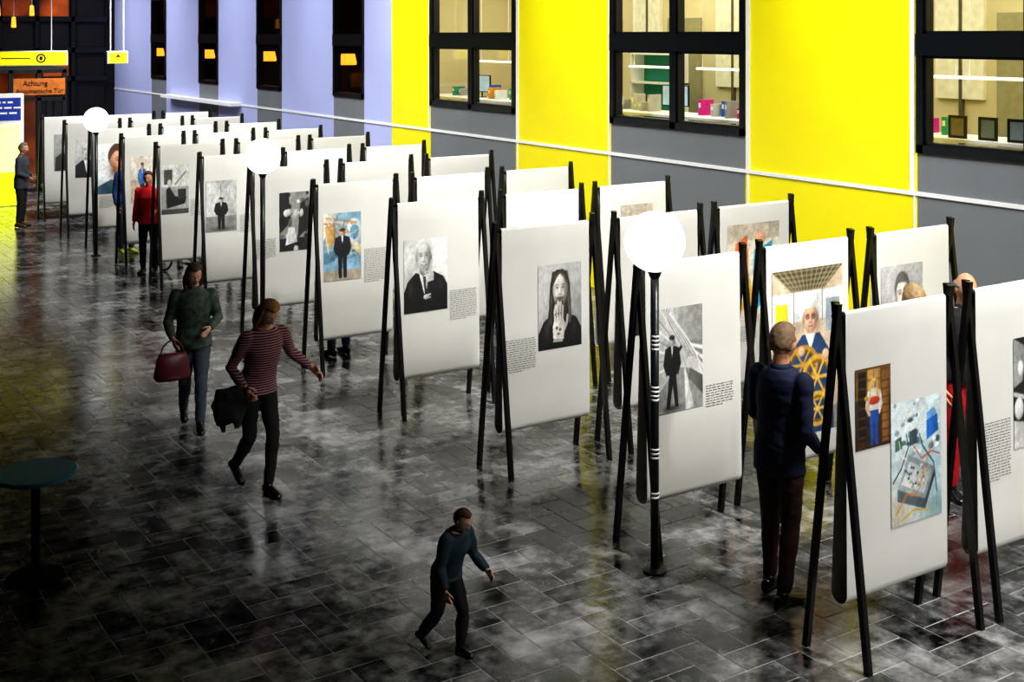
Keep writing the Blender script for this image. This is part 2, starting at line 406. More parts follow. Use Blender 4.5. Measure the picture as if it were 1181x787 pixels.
# ------------------------------------------------------------------ stands
SW = 1.05; BZ = 2.09
def leg_mesh(sgn):
    mb = MB(); xo = .019*sgn
    a = Vector((xo, -.23*sgn, 0)); b = Vector((xo, .028*sgn, 2.17))
    w, d = .018, .02
    R = []
    for p in (a, b): R.append([p+Vector((-w, -d, 0)), p+Vector((w, -d, 0)), p+Vector((w, d, 0)), p+Vector((-w, d, 0))])
    mb.rings(R, M_blackwood); return mb.mesh('leg')
LEGA, LEGB = leg_mesh(1), leg_mesh(-1)
mb = MB(); mb.tube([(-.03, 0, BZ), (SW+.03, 0, BZ)], .016, M_black, 12, ref=Vector((0, 0, 1))); BAR = mb.mesh('crossbar')
BU0, BUW = .055, .94
def banner_mesh(seed):
    rnd = random.Random(seed); mb = MB(); prof = []
    for i in range(11): t = i/10; prof.append((-.022-.018*t, BZ-(BZ-.39)*t))
    for i in range(1, 9): a = math.pi+math.pi*i/9; prof.append((.025+.065*math.cos(a), .39+.065*math.sin(a)))
    for i in range(11): t = 1-i/10; prof.append((.022+.068*t, BZ-(BZ-.39)*t))
    for i in range(1, 6): a = math.pi*i/6; prof.append((.022*math.cos(a), BZ+.022*math.sin(a)))
    R = []; ph = rnd.uniform(0, 6)
    for j in range(9):
        u = j/8; r = []
        for (y, z) in prof:
            sk = (BZ-z)*.006*math.sin(ph)
            wv = .004*math.sin(ph+u*5)*(BZ-z)
            r.append((BU0+BUW*u+sk, y+(wv if y > 0 else wv*.3), z))
        R.append(r)
    n = len(prof)
    for r in R: mb.v += r
    k = mb.mi(M_banner)
    for a in range(8):
        for b in range(n):
            c = (b+1) % n; mb.f.append([a*n+b, (a+1)*n+b, (a+1)*n+c, a*n+c]); mb.m.append(k)
    return mb.mesh('banner')
BAN = [banner_mesh(s) for s in range(4)]
def fy(z): return -.022-.018*(BZ-z)/(BZ-.39)-.005

# printed photographs: tonal grids, colour stored per vertex
def P(*a): return ('p', a[:-1], a[-1])
def E(cx, cy, rx, ry, c): return ('e', cx, cy, rx, ry, c)
def G(cx, cy, rx, ry, c, a=.6): return ('g', cx, cy, rx, ry, c, a)
def Ln(pts, w, c, a=.8): return ('l', pts, w, c, a)
def B(x0, y0, x1, y1, c): return ('p', ((x0, y0), (x1, y0), (x1, y1), (x0, y1)), c)
def rgb(h): h = h.lstrip('#'); return np.array([int(h[i:i+2], 16)/255 for i in (0, 2, 4)])
def mul(h, k): return '#'+''.join('%02x' % int(max(0, min(255, v*255*k))) for v in rgb(h))
def vnoise(rs, H, W, n):
    g = rs.rand(n+2, n+2); y = np.linspace(0, n, H); x = np.linspace(0, n, W)
    yi = y.astype(int); xi = x.astype(int); fy_ = (y-yi)[:, None]; fx = (x-xi)[None, :]
    a = g[yi][:, xi]; b = g[yi][:, xi+1]; c = g[yi+1][:, xi]; d = g[yi+1][:, xi+1]
    return (a*(1-fx)+b*fx)*(1-fy_)+(c*(1-fx)+d*fx)*fy_-.5
def paint(shapes, W, H, seed):
    rs = np.random.RandomState(seed)
    u = ((np.arange(W)+.5)/W)[None, :]*np.ones((H, 1)); v = ((np.arange(H)+.5)/H)[:, None]*np.ones((1, W))
    img = np.ones((H, W, 3))*.8; n1 = vnoise(rs, H, W, 6); n2 = vnoise(rs, H, W, 22)
    px = 1.0/W
    for k, s in enumerate(shapes):
        if s[0] == 'e':
            _, cx, cy, rx, ry, c = s; d = np.sqrt(((u-cx)/rx)**2+((v-cy)/ry)**2)
            m = np.clip((1-d)*min(rx, ry)/px/1.2+.5, 0, 1)
            sh = 1+.16*np.clip(-(u-cx)/rx*.6+(v-cy)/ry*.8, -1.2, 1.2)-.14*np.clip(d, 0, 1)**3
        elif s[0] == 'g':
            _, cx, cy, rx, ry, c, a = s; m = a*np.exp(-(((u-cx)/rx)**2+((v-cy)/ry)**2)); sh = 1
        elif s[0] == 'l':
            _, pts, w, c, a = s; dm = np.ones((H, W))*9
            for (x0, y0), (x1, y1) in zip(pts[:-1], pts[1:]):
                L2 = (x1-x0)**2+(y1-y0)**2+1e-9; t = np.clip(((u-x0)*(x1-x0)+(v-y0)*(y1-y0))/L2, 0, 1)
                dm = np.minimum(dm, np.hypot(u-x0-t*(x1-x0), v-y0-t*(y1-y0)))
            m = a*np.clip((w-dm)/px+.5, 0, 1); sh = 1
        else:
            _, pts, c = s; m = np.zeros((H, W))
            for ox, oy in ((-.25, -.25), (.25, -.25), (-.25, .25), (.25, .25)):
                uu = u+ox/W; vv = v+oy/H; ins = np.zeros((H, W), bool); n = len(pts)
                for i in range(n):
                    x0, y0 = pts[i]; x1, y1 = pts[(i+1) % n]
                    if y0 == y1: continue
                    cr = ((y0 > vv) != (y1 > vv)) & (uu < (x1-x0)*(vv-y0)/(y1-y0)+x0); ins ^= cr
                m += ins*.25
            xs = [p[0] for p in pts]; w = max(xs)-min(xs)+1e-6
            sh = 1+.22*n1+.12*n2 + (0 if w > .95 else -.22*((u-min(xs))/w-.4))
        col = rgb(c)[None, None, :]*(sh[..., None] if not isinstance(sh, int) else 1)
        img = img*(1-m[..., None])+col*m[..., None]
    img *= (1+.10*n2+.05*rs.randn(H, W))[..., None]
    return np.clip(img, 0.01, 1)
PN = [0]
def print_obj(banner, u0, u1, z0, z1, shapes, res=70):
    PN[0] += 1
    X0 = BU0+BUW*u0; X1 = BU0+BUW*u1; W = res; H = int(res*(z1-z0)/(X1-X0))
    img = paint(shapes, W, H, PN[0])*.92
    L = np.where(img <= .04045, img/12.92, ((img+.055)/1.055)**2.4)
    vs = [(X0+(X1-X0)*i/(W-1), fy(z0+(z1-z0)*j/(H-1)), z0+(z1-z0)*j/(H-1)) for j in range(H) for i in range(W)]
    fs = [(j*W+i, j*W+i+1, (j+1)*W+i+1, (j+1)*W+i) for j in range(H-1) for i in range(W-1)]
    me = bpy.data.meshes.new('photo_print'); me.from_pydata(vs, [], fs); me.materials.append(M_print)
    ca = me.color_attributes.new('col', 'FLOAT_COLOR', 'POINT')
    ca.data.foreach_set('color', np.concatenate([L.reshape(-1, 3), np.ones((W*H, 1))], 1).ravel().astype(np.float32))
    return add('photo_print', me, banner)
def text_obj(banner, u0, u1, z0, z1, seed=0):
    rnd = random.Random(seed); mb = MB(); X0 = BU0+BUW*u0; X1 = BU0+BUW*u1
    z = z1; m = ink('#3c3c3c')
    while z > z0:
        x = X0; end = X1 if z-.02 > z0 else X0+(X1-X0)*.6
        while x < end-.01:
            w = min(rnd.uniform(.012, .045), end-x); h = .0048
            mb.face([(x, fy(z), z), (x+w, fy(z), z), (x+w, fy(z+h), z+h), (x, fy(z+h), z+h)], m); x += w+.01
        z -= .0195
    return mb.obj('text_block', banner)

def face(cx, cy, rx, ry, sk, hi=None, smile=False, glasses=False):
    d = mul(sk, .5); d2 = mul(sk, .22); hi = hi or mul(sk, 1.2)
    r = [E(cx-rx*.98, cy-.02*ry, rx*.14, ry*.22, mul(sk, .85)), E(cx+rx*.98, cy-.02*ry, rx*.14, ry*.22, mul(sk, .6)),
         E(cx, cy+.12*ry, rx, ry*.88, sk), E(cx, cy-.3*ry, rx*.86, ry*.7, sk), G(cx+.8*rx, cy-.1*ry, .38*rx, .9*ry, d, .6), G(cx-.95*rx, cy-.2*ry, .2*rx, .7*ry, d, .35),
         G(cx-.15*rx, cy+.62*ry, .5*rx, .25*ry, hi, .7), G(cx-.42*rx, cy-.25*ry, .2*rx, .16*ry, hi, .5), G(cx+.4*rx, cy-.25*ry, .16*rx, .14*ry, hi, .3)]
    for s in (-1, 1):
        r += [G(cx+s*.38*rx, cy+.1*ry, .22*rx, .09*ry, d, .5), E(cx+s*.38*rx, cy+.08*ry, .1*rx, .03*ry, d2), Ln([(cx+s*.18*rx, cy+.22*ry), (cx+s*.4*rx, cy+.27*ry), (cx+s*.62*rx, cy+.2*ry)], .022*ry, d2, .7)]
        if glasses: r += [Ln([(cx+s*(.38+.26*math.cos(q*.7))*rx, cy+(.08+.14*math.sin(q*.7))*ry) for q in range(10)], .022*ry, '#101010', .9)]
    r += [G(cx+.14*rx, cy-.12*ry, .1*rx, .2*ry, d, .45), G(cx-.04*rx, cy-.1*ry, .07*rx, .25*ry, hi, .6), G(cx, cy-.31*ry, .18*rx, .045*ry, d, .8)]
    if smile: r += [Ln([(cx-.36*rx, cy-.5*ry), (cx-.18*rx, cy-.56*ry), (cx, cy-.58*ry), (cx+.18*rx, cy-.56*ry), (cx+.36*rx, cy-.5*ry)], .032*ry, mul(sk, .35), .85), Ln([(cx-.2*rx, cy-.545*ry), (cx+.2*rx, cy-.545*ry)], .014*ry, hi, .9), Ln([(cx-.32*rx, cy-.26*ry), (cx-.44*rx, cy-.46*ry)], .014*ry, d, .4), Ln([(cx+.32*rx, cy-.26*ry), (cx+.44*rx, cy-.46*ry)], .014*ry, d, .4)]
    else: r += [Ln([(cx-.3*rx, cy-.55*ry), (cx, cy-.56*ry), (cx+.3*rx, cy-.55*ry)], .025*ry, d2, .8), G(cx, cy-.64*ry, .22*rx, .04*ry, hi, .5)]
    r += [G(cx, cy-.86*ry, .2*rx, .08*ry, hi, .4)]
    return r
def fig(cx, y0, h, c, skin, legs=None, hair=None, w=1.0):
    L = legs or c; s = h; W = w*s*.75
    lt = mul(c, 2.0)
    return [P((cx-.11*W, y0), (cx-.02*W, y0), (cx+.0*W, y0+.48*s), (cx-.13*W, y0+.5*s), L), P((cx+.03*W, y0), (cx+.12*W, y0), (cx+.13*W, y0+.5*s), (cx, y0+.48*s), L),
            P((cx-.14*W, y0+.45*s), (cx+.14*W, y0+.45*s), (cx+.2*W, y0+.82*s), (cx+.06*W, y0+.86*s), (cx-.06*W, y0+.86*s), (cx-.2*W, y0+.82*s), c),
            P((cx-.2*W, y0+.82*s), (cx-.26*W, y0+.6*s), (cx-.17*W, y0+.44*s), (cx-.12*W, y0+.5*s), c), P((cx+.2*W, y0+.82*s), (cx+.26*W, y0+.6*s), (cx+.17*W, y0+.44*s), (cx+.12*W, y0+.5*s), c),
            G(cx-.1*W, y0+.7*s, .05*W, .15*s, lt, .4), P((cx-.03*W, y0+.86*s), (cx+.03*W, y0+.86*s), (cx, y0+.68*s), '#e8e8e8'),
            E(cx, y0+.93*s, .075*W*1.1, .07*s, skin), G(cx+.05*W, y0+.92*s, .04*W, .05*s, mul(skin, .4), .6)]+([E(cx, y0+.975*s, .08*W, .035*s, hair)] if hair else [])
def bust(bg, cloth, skin, hair=None, cx=.5, beard=None, shirt=None, top_=.9, s=1.0):
    r = [B(0, 0, 1, 1, bg), G(.2, .9, .6, .5, mul(bg, 1.3), .5), G(.9, .1, .5, .5, mul(bg, .6), .5)]
    hy = top_-.2*s
    if hair: r += [E(cx, hy+.06*s, .18*s, .17*s, hair)]
    r += [B(cx-.08*s, hy-.26*s, cx+.08*s, hy, mul(skin, .6)), P((cx-.45*s, 0), (cx+.45*s, 0), (cx+.42*s, hy-.33*s), (cx+.14*s, hy-.2*s), (cx, hy-.26*s), (cx-.14*s, hy-.2*s), (cx-.42*s, hy-.33*s), cloth)]
    if shirt: r += [P((cx-.1*s, hy-.21*s), (cx+.1*s, hy-.21*s), (cx, hy-.5*s), shirt)]
    r += [G(cx-.3*s, hy-.45*s, .08*s, .2*s, mul(cloth, 2.2), .4)]
    r += face(cx, hy, .145*s, .18*s, skin, smile=bool(beard))
    if hair: r += [P((cx-.15*s, hy+.05*s), (cx-.13*s, hy+.17*s), (cx, hy+.21*s), (cx+.13*s, hy+.17*s), (cx+.15*s, hy+.05*s), (cx+.1*s, hy+.12*s), (cx-.09*s, hy+.12*s), hair)]
    if beard: r += [G(cx, hy-.15*s, .11*s, .05*s, beard, .9), G(cx-.1*s, hy-.09*s, .035*s, .07*s, beard, .8), G(cx+.1*s, hy-.09*s, .035*s, .07*s, beard, .8), G(cx, hy-.068*s, .06*s, .012*s, beard, .7)]
    return r
rr = random.Random(9)
def strands(n, x0, x1, ytop, ybot, c1, c2, bow, w=.008):
    out = []
    for i in range(n):
        t = rr.random(); x = x0+(x1-x0)*t; xb = x+bow*(t-.5)*2+rr.uniform(-.03, .03); yb = ybot+rr.uniform(0, .15)
        out.append(Ln([(x, ytop-rr.uniform(0, .03)), (x+bow*(t-.5)+rr.uniform(-.02, .02), (ytop+yb)/2), (xb, yb)], w, c1 if rr.random() < .5 else c2, .75))
    return out
def parted(sgn, n):
    out = []
    for i in range(n):
        t = i/(n-1); wv = rr.uniform(-.015, .015)
        out.append(Ln([(.5+sgn*.01, .915-.03*t), (.5+sgn*(.08+.09*(1-t)), .9-.06*t), (.5+sgn*(.17+.05*(1-t)+wv), .74), (.5+sgn*(.18+.06*(1-t)-wv), .55), (.5+sgn*(.2+.07*rr.random()), .28+.1*rr.random())], .008, rr.choice(['#141210', '#2e2a26', '#5e5851', '#787068']), .85))
    return out
# long-haired bearded man, one hand held over the beard
longman = ([B(0, 0, 1, 1, '#b4b4b2'), G(.2, .8, .5, .4, '#d4d4d2', .8), G(.9, .2, .4, .5, '#7a7a7a', .6),
  P((0, 0), (1, 0), (1, .2), (.88, .34), (.7, .4), (.3, .4), (.12, .33), (0, .18), '#0c0c0d'), G(.2, .25, .06, .12, '#44444a', .7), G(.82, .22, .05, .1, '#3a3a3e', .6),
  P((.3, .82), (.42, .93), (.58, .93), (.7, .82), (.73, .5), (.7, .3), (.3, .3), (.27, .5), '#191715')]
  + face(.5, .7, .175, .21, '#d2cdc7')
  + [G(.5, .555, .14, .04, '#3a3734', .8), G(.5, .46, .11, .08, '#55504b', .9), G(.5, .597, .12, .012, '#3a3734', .7)] + strands(34, .41, .59, .56, .3, '#2e2b28', '#b0aaa3', -.04, .006)
  + parted(-1, 20) + parted(1, 20)
  + [P((.3, 0), (.56, 0), (.56, .16), (.36, .14), '#a8a29c'), P((.34, .12), (.58, .1), (.62, .28), (.56, .36), (.38, .36), (.33, .26), '#d8d3ce')]
  + [Ln([(.385, .33), (.375, .43), (.4, .5)], .024, '#ddd8d3', .95), Ln([(.44, .34), (.435, .46), (.455, .54)], .024, '#d2cdc8', .95), Ln([(.5, .34), (.5, .46), (.51, .53)], .024, '#c8c3be', .95), Ln([(.555, .33), (.56, .43), (.56, .49)], .022, '#bab5b0', .95), Ln([(.6, .22), (.66, .3), (.67, .37)], .024, '#b4afaa', .95)]
  + [Ln([(.412, .32), (.408, .44)], .004, '#4c4844', .85), Ln([(.47, .32), (.468, .46)], .004, '#4c4844', .85), Ln([(.528, .32), (.53, .44)], .004, '#4c4844', .85), E(.42, .24, .03, .02, '#6a6560'), E(.5, .22, .03, .018, '#625d58'), E(.46, .17, .035, .014, '#6e6964'), E(.39, .4, .012, .01, '#6a6560'), E(.45, .41, .012, .01, '#6a6560'), E(.505, .41, .012, .01, '#6a6560'),
     P((.1, 0), (.62, 0), (.6, .07), (.28, .08), '#050505')])
baldman = ([B(0, 0, 1, 1, '#d8d8d6'), G(.8, .8, .5, .5, '#eeeeec', .8), G(.1, .3, .3, .4, '#b2b2b0', .5),
  P((0, 0), (1, 0), (1, .34), (.9, .46), (.68, .54), (.5, .5), (.26, .54), (.08, .42), (0, .28), '#0a0a0b'), B(.36, .46, .56, .66, '#7c7c7a'),
  P((.34, .54), (.44, .48), (.56, .54), (.52, .32), (.46, .24), '#e0e0de'), P((.43, .48), (.5, .48), (.51, .3), (.47, .24), '#3a3a3a'), G(.15, .32, .06, .14, '#3c3c3c', .6), G(.84, .36, .08, .1, '#343434', .6)]
  + face(.45, .75, .165, .21, '#c6c6c4', smile=True) + [G(.45, .585, .09, .03, '#8a8a88', .4)]
  + [P((.5, .1), (.8, .04), (.82, .26), (.68, .46), (.56, .4), '#101011'), Ln([(.5, .12), (.56, .4)], .006, '#4a4a4a', .8), P((.54, .4), (.68, .42), (.68, .52), (.6, .58), (.54, .56), (.52, .48), '#bebebc'), Ln([(.6, .55), (.47, .53)], .016, '#bcbcba', .95), Ln([(.59, .51), (.49, .497)], .015, '#cacac8', .95), Ln([(.57, .53), (.48, .514)], .003, '#444444', .8),
     Ln([(.12, .16), (.5, .2)], .05, '#0c0c0d', 1), E(.5, .2, .06, .035, '#c6c6c4'), Ln([(.5, .22), (.6, .23)], .014, '#cacac8', .9), Ln([(.5, .19), (.6, .19)], .013, '#aaaaa8', .9)])
A = {}
A[(0, 0)] = [(.08, .42, 1.25, 1.746, [B(0, 0, 1, 1, '#3a2413'), B(0, .62, 1, 1, '#6a4a20'), B(.08, .1, .3, .95, '#1e1209'), B(.34, .72, .7, .97, '#c79a52'), Ln([(.34, .84), (.7, .84)], .01, '#6a4a20'), Ln([(.52, .72), (.52, .97)], .01, '#6a4a20'), B(.74, .05, .94, .92, '#8a5a24')]+[Ln([(.74, .1+.1*i), (.94, .1+.1*i)], .008, '#3a2210') for i in range(8)]+[Ln([(.1, .15+.12*i), (.28, .15+.12*i)], .01, '#6a4020') for i in range(7)]
   +fig(.52, .03, .82, '#e4ddd0', '#e0b090', '#2050a8', '#e8c060', 1.5)+[Ln([(.44, .82), (.4, .6)], .025, '#e0b850', .9), Ln([(.6, .82), (.63, .6)], .025, '#d0a040', .9), E(.52, .58, .16, .05, '#c23a2a'), B(.4, .3, .64, .46, '#2258b0'), Ln([(.4, .62), (.3, .5), (.4, .42)], .025, '#e0b090', .9), E(.3, .62, .05, .03, '#c8a020')], 60),
   (.42, .93, .715, 1.486, [B(0, 0, 1, 1, '#c8d8da'), G(.3, .8, .4, .2, '#e8f0f0', .8), G(.1, .1, .4, .2, '#c8b89c', .7), G(.9, .08, .3, .15, '#7a9aa0', .8), G(.8, .5, .3, .2, '#9ac0cc', .7)]
   +[E(rr.uniform(.05, .95), rr.uniform(.55, .98), rr.uniform(.02, .06), rr.uniform(.012, .03), rr.choice(['#dce8ea', '#8fb0b8', '#5a7a84', '#f0f4f4', '#3e5a64'])) for _ in range(40)]
   +[P((.12, .3), (.66, .16), (.86, .4), (.34, .56), '#9aa8ac'), P((.12, .3), (.66, .16), (.66, .08), (.12, .2), '#5c6a70'), P((.66, .16), (.86, .4), (.86, .33), (.66, .08), '#3e4a50'), P((.2, .33), (.64, .21), (.78, .38), (.36, .5), '#c8d0d0')]
   +[E(rr.uniform(.28, .72), rr.uniform(.28, .45), .018, .01, rr.choice(['#2c363a', '#e8ecea', '#607078', '#c8a040'])) for _ in range(30)]+[P((.7, .64), (.94, .7), (.92, .84), (.7, .8), '#1e66b8'), P((.72, .8), (.9, .84), (.86, .9), (.7, .86), '#6aa0d8'), P((.08, .6), (.22, .62), (.2, .72), (.08, .7), '#48705c'), P((.36, .62), (.52, .64), (.5, .76), (.36, .74), '#3e525a')]
   +[Ln([(.1, .1), (.3, .24), (.5, .2), (.72, .5), (.8, .62)], .008, '#d87818', .9), Ln([(.04, .36), (.2, .46), (.34, .62), (.3, .72)], .008, '#182024', .9), Ln([(.9, .2), (.84, .44), (.62, .6), (.56, .7)], .008, '#182024', .9), Ln([(.2, .04), (.44, .1), (.76, .06)], .009, '#c8a838', .8), Ln([(.96, .5), (.8, .54), (.6, .5), (.44, .62)], .006, '#c02c20', .9), Ln([(.3, .52), (.2, .56), (.16, .68)], .007, '#f4f4f2', .9)], 100)]
A[(0, 1)] = [(.42, .95, .98, 1.73, [B(0, 0, 1, 1, '#1a1c1a'), P((0, .55), (.2, .6), (.3, .9), (0, 1), '#8a8c8a'), E(.12, .36, .1, .1, '#dcdcda'), P((0, 0), (.25, 0), (.3, .22), (0, .26), '#c4c4c2'), Ln([(0, .5), (.3, .44)], .02, '#e8e8e6'), E(.16, .72, .06, .07, '#f0f0ee')]+bust('#1c1c1c', '#3a3a3c', '#b8b8b6', '#161616', .65, None, '#dddddd', .85, .7)[3:], 70)]
A[(1, 0)] = [(.13, .585, .98, 1.757, [B(0, 0, 1, 1, '#c2c2c0'), P((.3, 1), (1, 1), (1, .5), (.62, .5), '#a2a2a0')]
   +[Ln([(.1+.02*i, 1.02-.01*i), (.3+.05*i, .82-.02*i), (.5+.05*i, .66-.02*i), (1.02, .62-.05*i)], .02-.001*i, '#eeeeec' if i % 2 else '#7c7c7a', .85) for i in range(8)]
   +[Ln([(0, .9-.1*i), (.2, .78-.07*i), (.42, .62-.045*i)], .01, '#ececea' if i % 2 else '#8a8a88', .85) for i in range(6)]
   +[P((0, 0), (1, 0), (1, .22), (.66, .4), (.4, .42), (0, .2), '#8a8a88'), P((.6, 0), (.8, 0), (.6, .4), (.57, .4), '#cacac8'), P((.66, .3), (1, .12), (1, .3), (.7, .4), '#5e5e5c'), G(.3, .04, .2, .03, '#202020', .8)]
   +[P((.16, .04), (.24, .04), (.34, .36), (.24, .38), '#0f0f10'), P((.36, .05), (.44, .05), (.38, .38), (.28, .38), '#0f0f10')]+fig(.3, .05, .68, '#0f0f10', '#b8b8b6', None, '#2a2a2a', 1.5)[2:]+[Ln([(.4, .55), (.52, .62)], .02, '#0f0f10', .95), E(.53, .625, .02, .012, '#c0c0be')], 90)]
A[(1, 1)] = [(.06, .92, .56, 1.9, [B(0, 0, 1, 1, '#cdb9a0'), P((0, 1), (1, 1), (.72, .86), (.28, .86), '#46402f')]+[Ln([(.08*i, 1), (.28+.035*i, .86)], .006, '#a89c78', .8) for i in range(13)]+[Ln([(.05+.04*j, .985-.03*j), (.95-.04*j, .985-.03*j)], .004, '#a89c78', .8) for j in range(5)]
   +[B(0, .68, 1, .86, '#dfe2e2'), B(.05, .6, .22, .8, '#f0d428'), B(.75, .6, .95, .8, '#8a98a0'), B(0, .45, .2, .6, '#c89a70'), Ln([(.7, .68), (.7, .86)], .008, '#707070'), Ln([(.3, .68), (.3, .86)], .008, '#707070'), B(0, .0, 1, .14, '#8f8a80'),
     P((.2, 0), (.85, 0), (.84, .45), (.66, .6), (.42, .6), (.22, .48), '#24406a'), P((.46, .6), (.6, .6), (.53, .5), '#e8e8e8')]+face(.53, .695, .1, .09, '#dba98c', glasses=True)+[P((.42, .72), (.44, .79), (.53, .805), (.62, .79), (.64, .72), (.6, .755), (.46, .755), '#e6e4e0')]
   +sum([[Ln([(cx+rx*math.cos(q*.42), cy+ry*math.sin(q*.42)) for q in range(16)], w, c, .95), Ln([(cx+rx*.82*math.cos(q*.42), cy+ry*.82*math.sin(q*.42)) for q in range(16)], w*.5, mul(c, .55), .95)]+[Ln([(cx, cy), (cx+rx*math.cos(q*1.05), cy+ry*math.sin(q*1.05))], w*.5, mul(c, 1.1), .9) for q in range(6)] for cx, cy, rx, ry, w, c in ((.42, .42, .2, .1, .02, '#b98a2a'), (.62, .33, .2, .12, .022, '#d9a63a'), (.36, .25, .17, .1, .02, '#c08e30'), (.62, .14, .16, .09, .018, '#e0b048'), (.3, .1, .12, .07, .016, '#a87a20'))], [])
   +[E(.4, .5, .05, .03, '#e0b090'), E(.74, .46, .05, .035, '#e0b090'), E(.28, .36, .04, .025, '#c8402a'), E(.5, .3, .03, .02, '#f0e0a0')], 110)]
A[(1, 2)] = [(.05, .62, .95, 1.82, bust('#a4a4a6', '#2a2a2c', '#d0c8c0', '#5c5c5c', .5, None, '#cccccc'), 60)]
A[(2, 0)] = [(.4, .9, 1.0, 1.75, longman, 120)]
A[(3, 0)] = [(.07, .6, 1.0, 1.735, baldman, 110)]
A[(4, 0)] = [(.06, .56, 1.0, 1.77, [B(0, 0, 1, 1, '#7fa6bd'), P((0, .6), (.4, 1), (0, 1), '#e4e2d6'), P((.1, .45), (.35, .6), (.3, .85), (.05, .8), '#c09858'), E(.8, .7, .22, .2, '#cfdde2'), E(.82, .7, .12, .11, '#5e92b4'), P((.6, .4), (1, .35), (1, .5), (.7, .6), '#dccca4'), P((0, .25), (.3, .3), (.3, .45), (0, .42), '#4f86a4')]
   +[Ln([(rr.random(), .3+.7*rr.random()), (rr.random(), .3+.7*rr.random()), (rr.random(), .3+.7*rr.random())], .012, rr.choice(['#3c6c8a', '#e8e4d8', '#b07c40', '#a8c8d4', '#2a4c60']), .6) for _ in range(16)]+[B(0, 0, 1, .16, '#a49a8a')]+fig(.5, .04, .72, '#12141a', '#d8a888', None, '#3a2a20', 1.7), 70)]
A[(5, 0)] = [(.35, .78, 1.03, 1.78, [B(0, 0, 1, 1, '#8f8f8d'), P((0, .3), (.4, .5), (.3, 1), (0, 1), '#161616'), P((.6, .2), (1, .4), (1, .9), (.7, .8), '#1a1a1a'), B(0, 0, 1, .22, '#222222')]+[E(rr.random(), rr.random(), rr.uniform(.03, .1), rr.uniform(.02, .07), rr.choice(['#101010', '#e0e0de', '#606060', '#cacac8', '#202020'])) for _ in range(36)]+[P((.2, .1), (.6, .15), (.5, .4), (.3, .4), '#e6e6e4'), E(.55, .62, .09, .08, '#c0c0be')], 60)]
A[(6, 0)] = [(.02, .5, 1.05, 1.76, [B(0, 0, 1, 1, '#b4b4b2'), B(0, .0, 1, .3, '#8c8c8a'), B(.05, .3, .95, .95, '#c9c9c7'), B(.48, .3, .5, .95, '#8f8f8d'), G(.5, .05, .4, .05, '#303030', .6)]+fig(.5, .04, .62, '#0e0e0f', '#cdcdcb', None, '#2b2b2b', 1.9), 60)]
A[(7, 0)] = [(.02, .47, 1.06, 1.81, [B(0, 0, 1, 1, '#a2a2a0'), B(0, .55, 1, 1, '#d8d8d6'), B(.1, .6, .4, .9, '#4a4a4a'), P((.2, .12), (.85, .2), (.9, .3), (.5, .36), (.3, .55), (.18, .5), '#141414'), E(.3, .63, .08, .07, '#d0d0ce'), B(.6, .3, .9, .5, '#2a2a2a'), B(0, 0, 1, .1, '#4a4a4a'), Ln([(.5, .6), (.9, .85)], .02, '#707070')], 50)]
A[(8, 0)] = [(.1, .5, 1.0, 1.78, [B(0, 0, 1, 1, '#c9b49a'), B(0, .5, 1, 1, '#ddd6c8')]+fig(.5, .05, .8, '#2f5fa0', '#d8a888', '#22242c', '#40301f', 1.3), 45)]
A[(9, 0)] = [(.04, .9, .95, 1.84, bust('#e4e8ea', '#2b4a5c', '#d29a78', '#4a2c1a', .58, '#6a3c22', None, .99, 1.75), 70)]
A[(10, 0)] = [(.15, .6, 1.05, 1.78, bust('#b8b8b6', '#141414', '#c9c9c7', None, .5, None, '#e8e8e8', .95, 1.2), 45)]
A[(11, 0)] = [(.2, .7, 1.0, 1.75, bust('#8f8f8d', '#222222', '#b8b8b6', '#1a1a1a', .5), 40)]
A[(2, 1)] = [(.15, .6, 1.0, 1.5, bust('#3a3a3a', '#141414', '#aaaaaa', '#101010'), 45)]
A[(2, 2)] = [(.1, .85, .95, 1.92, [B(0, 0, 1, 1, '#dcd6c8'), B(0, .82, 1, 1, '#c0b6a4'), P((.1, .2), (.4, .35), (.38, .88), (.15, .8), '#e07030'), P((.45, .1), (.8, .2), (.85, .8), (.5, .7), '#2a9ac0'), P((.2, .1), (.5, .2), (.42, .45), '#e8b030'), E(.62, .84, .1, .07, '#e0a888'), P((.5, .5), (.85, .45), (.8, .68), (.55, .68), '#b8242a')], 50)]
A[(3, 2)] = [(.3, .8, 1.3, 1.88, [B(0, 0, 1, 1, '#d4cec2'), B(0, .75, 1, 1, '#b8ac9c'), G(.5, .4, .3, .3, '#e4dcd0', .7)], 30)]
TX = {(0, 1): (.06, .38, .8, 1.2), (1, 0): (.62, .92, .95, 1.12), (2, 0): (.03, .37, .84, 1.125), (3, 0): (.63, .97, .87, 1.17), (4, 0): (.6, .93, .93, 1.32),
      (5, 0): (.02, .3, .95, 1.2), (6, 0): (.55, .85, 1.0, 1.25), (7, 0): (.5, .8, 1.0, 1.25), (8, 0): (.55, .85, 1.0, 1.25), (9, 0): (.1, .4, .7, .9), (10, 0): (.65, .92, 1.0, 1.3), (1, 1): (.1, .4, .42, .52),
      (2, 2): (.1, .5, .75, .9)}
